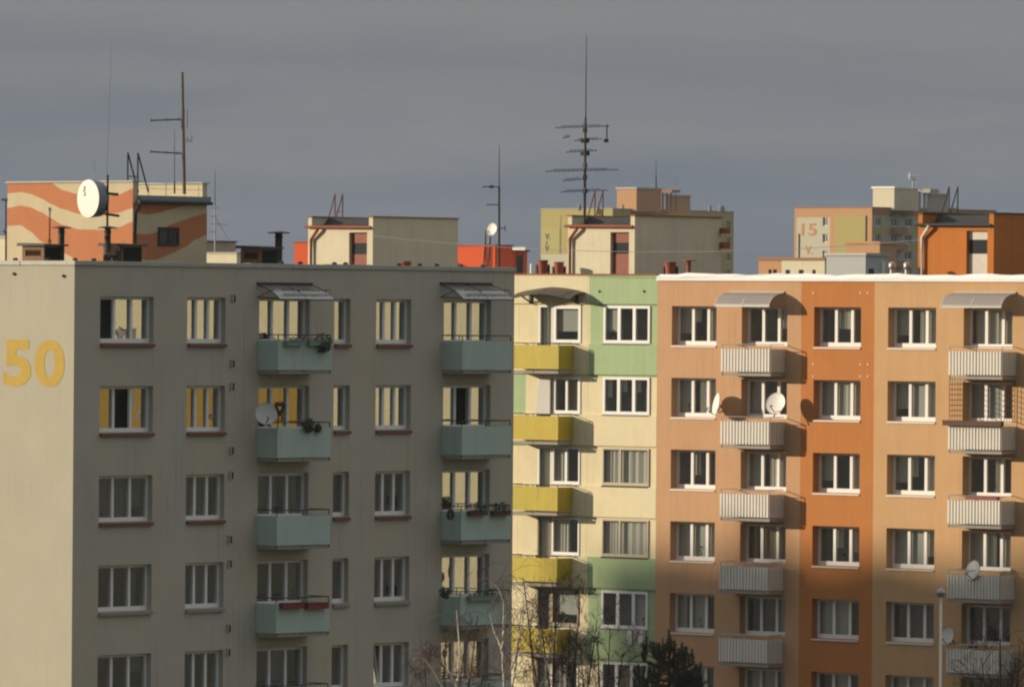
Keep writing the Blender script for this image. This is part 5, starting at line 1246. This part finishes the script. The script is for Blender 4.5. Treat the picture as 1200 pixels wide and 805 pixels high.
# stratus deck: streaked noise in the direction of view
mp = N.new('ShaderNodeMapping'); mp.inputs['Scale'].default_value = (11, 11, 66); mp.inputs['Rotation'].default_value = (0, 0, 0)
L.new(tc.outputs['Generated'], mp.inputs[0])
nz = N.new('ShaderNodeTexNoise'); nz.inputs['Scale'].default_value = 1.0; nz.inputs['Detail'].default_value = 6; nz.inputs['Roughness'].default_value = .52; nz.inputs['Distortion'].default_value = .25; L.new(mp.outputs[0], nz.inputs['Vector'])
el = mth('ADD', sep.outputs['Z'], mth('MULTIPLY', mth('SUBTRACT', nz.outputs['Fac'], .5), .034))
rp = N.new('ShaderNodeValToRGB'); cr = rp.color_ramp
L.new(mth('MULTIPLY', el, 12.0), rp.inputs[0])   # 1.0 is 4.8 degrees up
K = 10.0   # ramp is in display-like radiance, divided by the background strength
stops = [(.0, (.066, .100, .160)), (.10, (.068, .102, .160)), (.22, (.090, .127, .178)), (.35, (.176, .191, .210)), (.42, (.156, .175, .202)), (.52, (.200, .207, .216)), (1, (.23, .23, .23))]
while len(cr.elements) < len(stops): cr.elements.new(.5)
for e_, (p, col) in zip(cr.elements, stops): e_.position = p; e_.color = (*col, 1)
zr_ = N.new('ShaderNodeMapRange'); zr_.interpolation_type = 'SMOOTHSTEP'; zr_.inputs['From Min'].default_value = .09; zr_.inputs['From Max'].default_value = .6; zr_.inputs['To Min'].default_value = K; zr_.inputs['To Max'].default_value = K*2.75
L.new(sep.outputs['Z'], zr_.inputs['Value']); zen = zr_.outputs[0]
sc_ = N.new('ShaderNodeVectorMath'); sc_.operation = 'SCALE'; L.new(rp.outputs[0], sc_.inputs[0]); L.new(zen, sc_.inputs['Scale'])
# the deck covers the sky ahead and overhead; behind the camera it breaks up
dt = N.new('ShaderNodeVectorMath'); dt.operation = 'DOT_PRODUCT'; L.new(tc.outputs['Generated'], dt.inputs[0]); dt.inputs[1].default_value = fw
nz2 = N.new('ShaderNodeTexNoise'); nz2.inputs['Scale'].default_value = 2.2; nz2.inputs['Detail'].default_value = 6; L.new(tc.outputs['Generated'], nz2.inputs['Vector'])
mr2 = N.new('ShaderNodeMapRange'); mr2.inputs['From Min'].default_value = -.85; mr2.inputs['From Max'].default_value = -.15; mr2.interpolation_type = 'SMOOTHSTEP'
L.new(mth('ADD', dt.outputs['Value'], mth('MULTIPLY', mth('SUBTRACT', nz2.outputs['Fac'], .5), .9)), mr2.inputs['Value'])
mx = N.new('ShaderNodeMix'); mx.data_type = 'RGBA'; L.new(mr2.outputs[0], mx.inputs['Factor']); L.new(sky.outputs[0], mx.inputs[6]); L.new(sc_.outputs[0], mx.inputs[7])
L.new(mx.outputs[2], bg.inputs[0])

sc.view_settings.view_transform = 'Standard'; sc.view_settings.look = 'None'; sc.view_settings.exposure = 0; sc.view_settings.gamma = 1
sc.render.engine = 'CYCLES'
sc.cycles.max_bounces = 6; sc.cycles.diffuse_bounces = 3; sc.cycles.glossy_bounces = 3; sc.cycles.transparent_max_bounces = 10; sc.cycles.caustics_reflective = False
sc.cycles.use_denoising = True
sc.cycles.pixel_filter_type = 'BLACKMAN_HARRIS'; sc.cycles.filter_width = 2.2

# ------------------------------------------------------------------ air
hz = bpy.data.materials.new('thin_haze'); hz.use_nodes = True; n_ = hz.node_tree; n_.nodes.remove(n_.nodes['Principled BSDF'])
pv = n_.nodes.new('ShaderNodeVolumePrincipled'); pv.inputs['Density'].default_value = .00007; pv.inputs['Color'].default_value = (.80, .84, .92, 1); pv.inputs['Anisotropy'].default_value = .2
n_.links.new(pv.outputs[0], n_.nodes['Material Output'].inputs['Volume'])
c = MB(); c.box(-4700, 4700, -4700, 4700, -1, 112); o = c.build('haze', hz); o['kind'] = 'stuff'
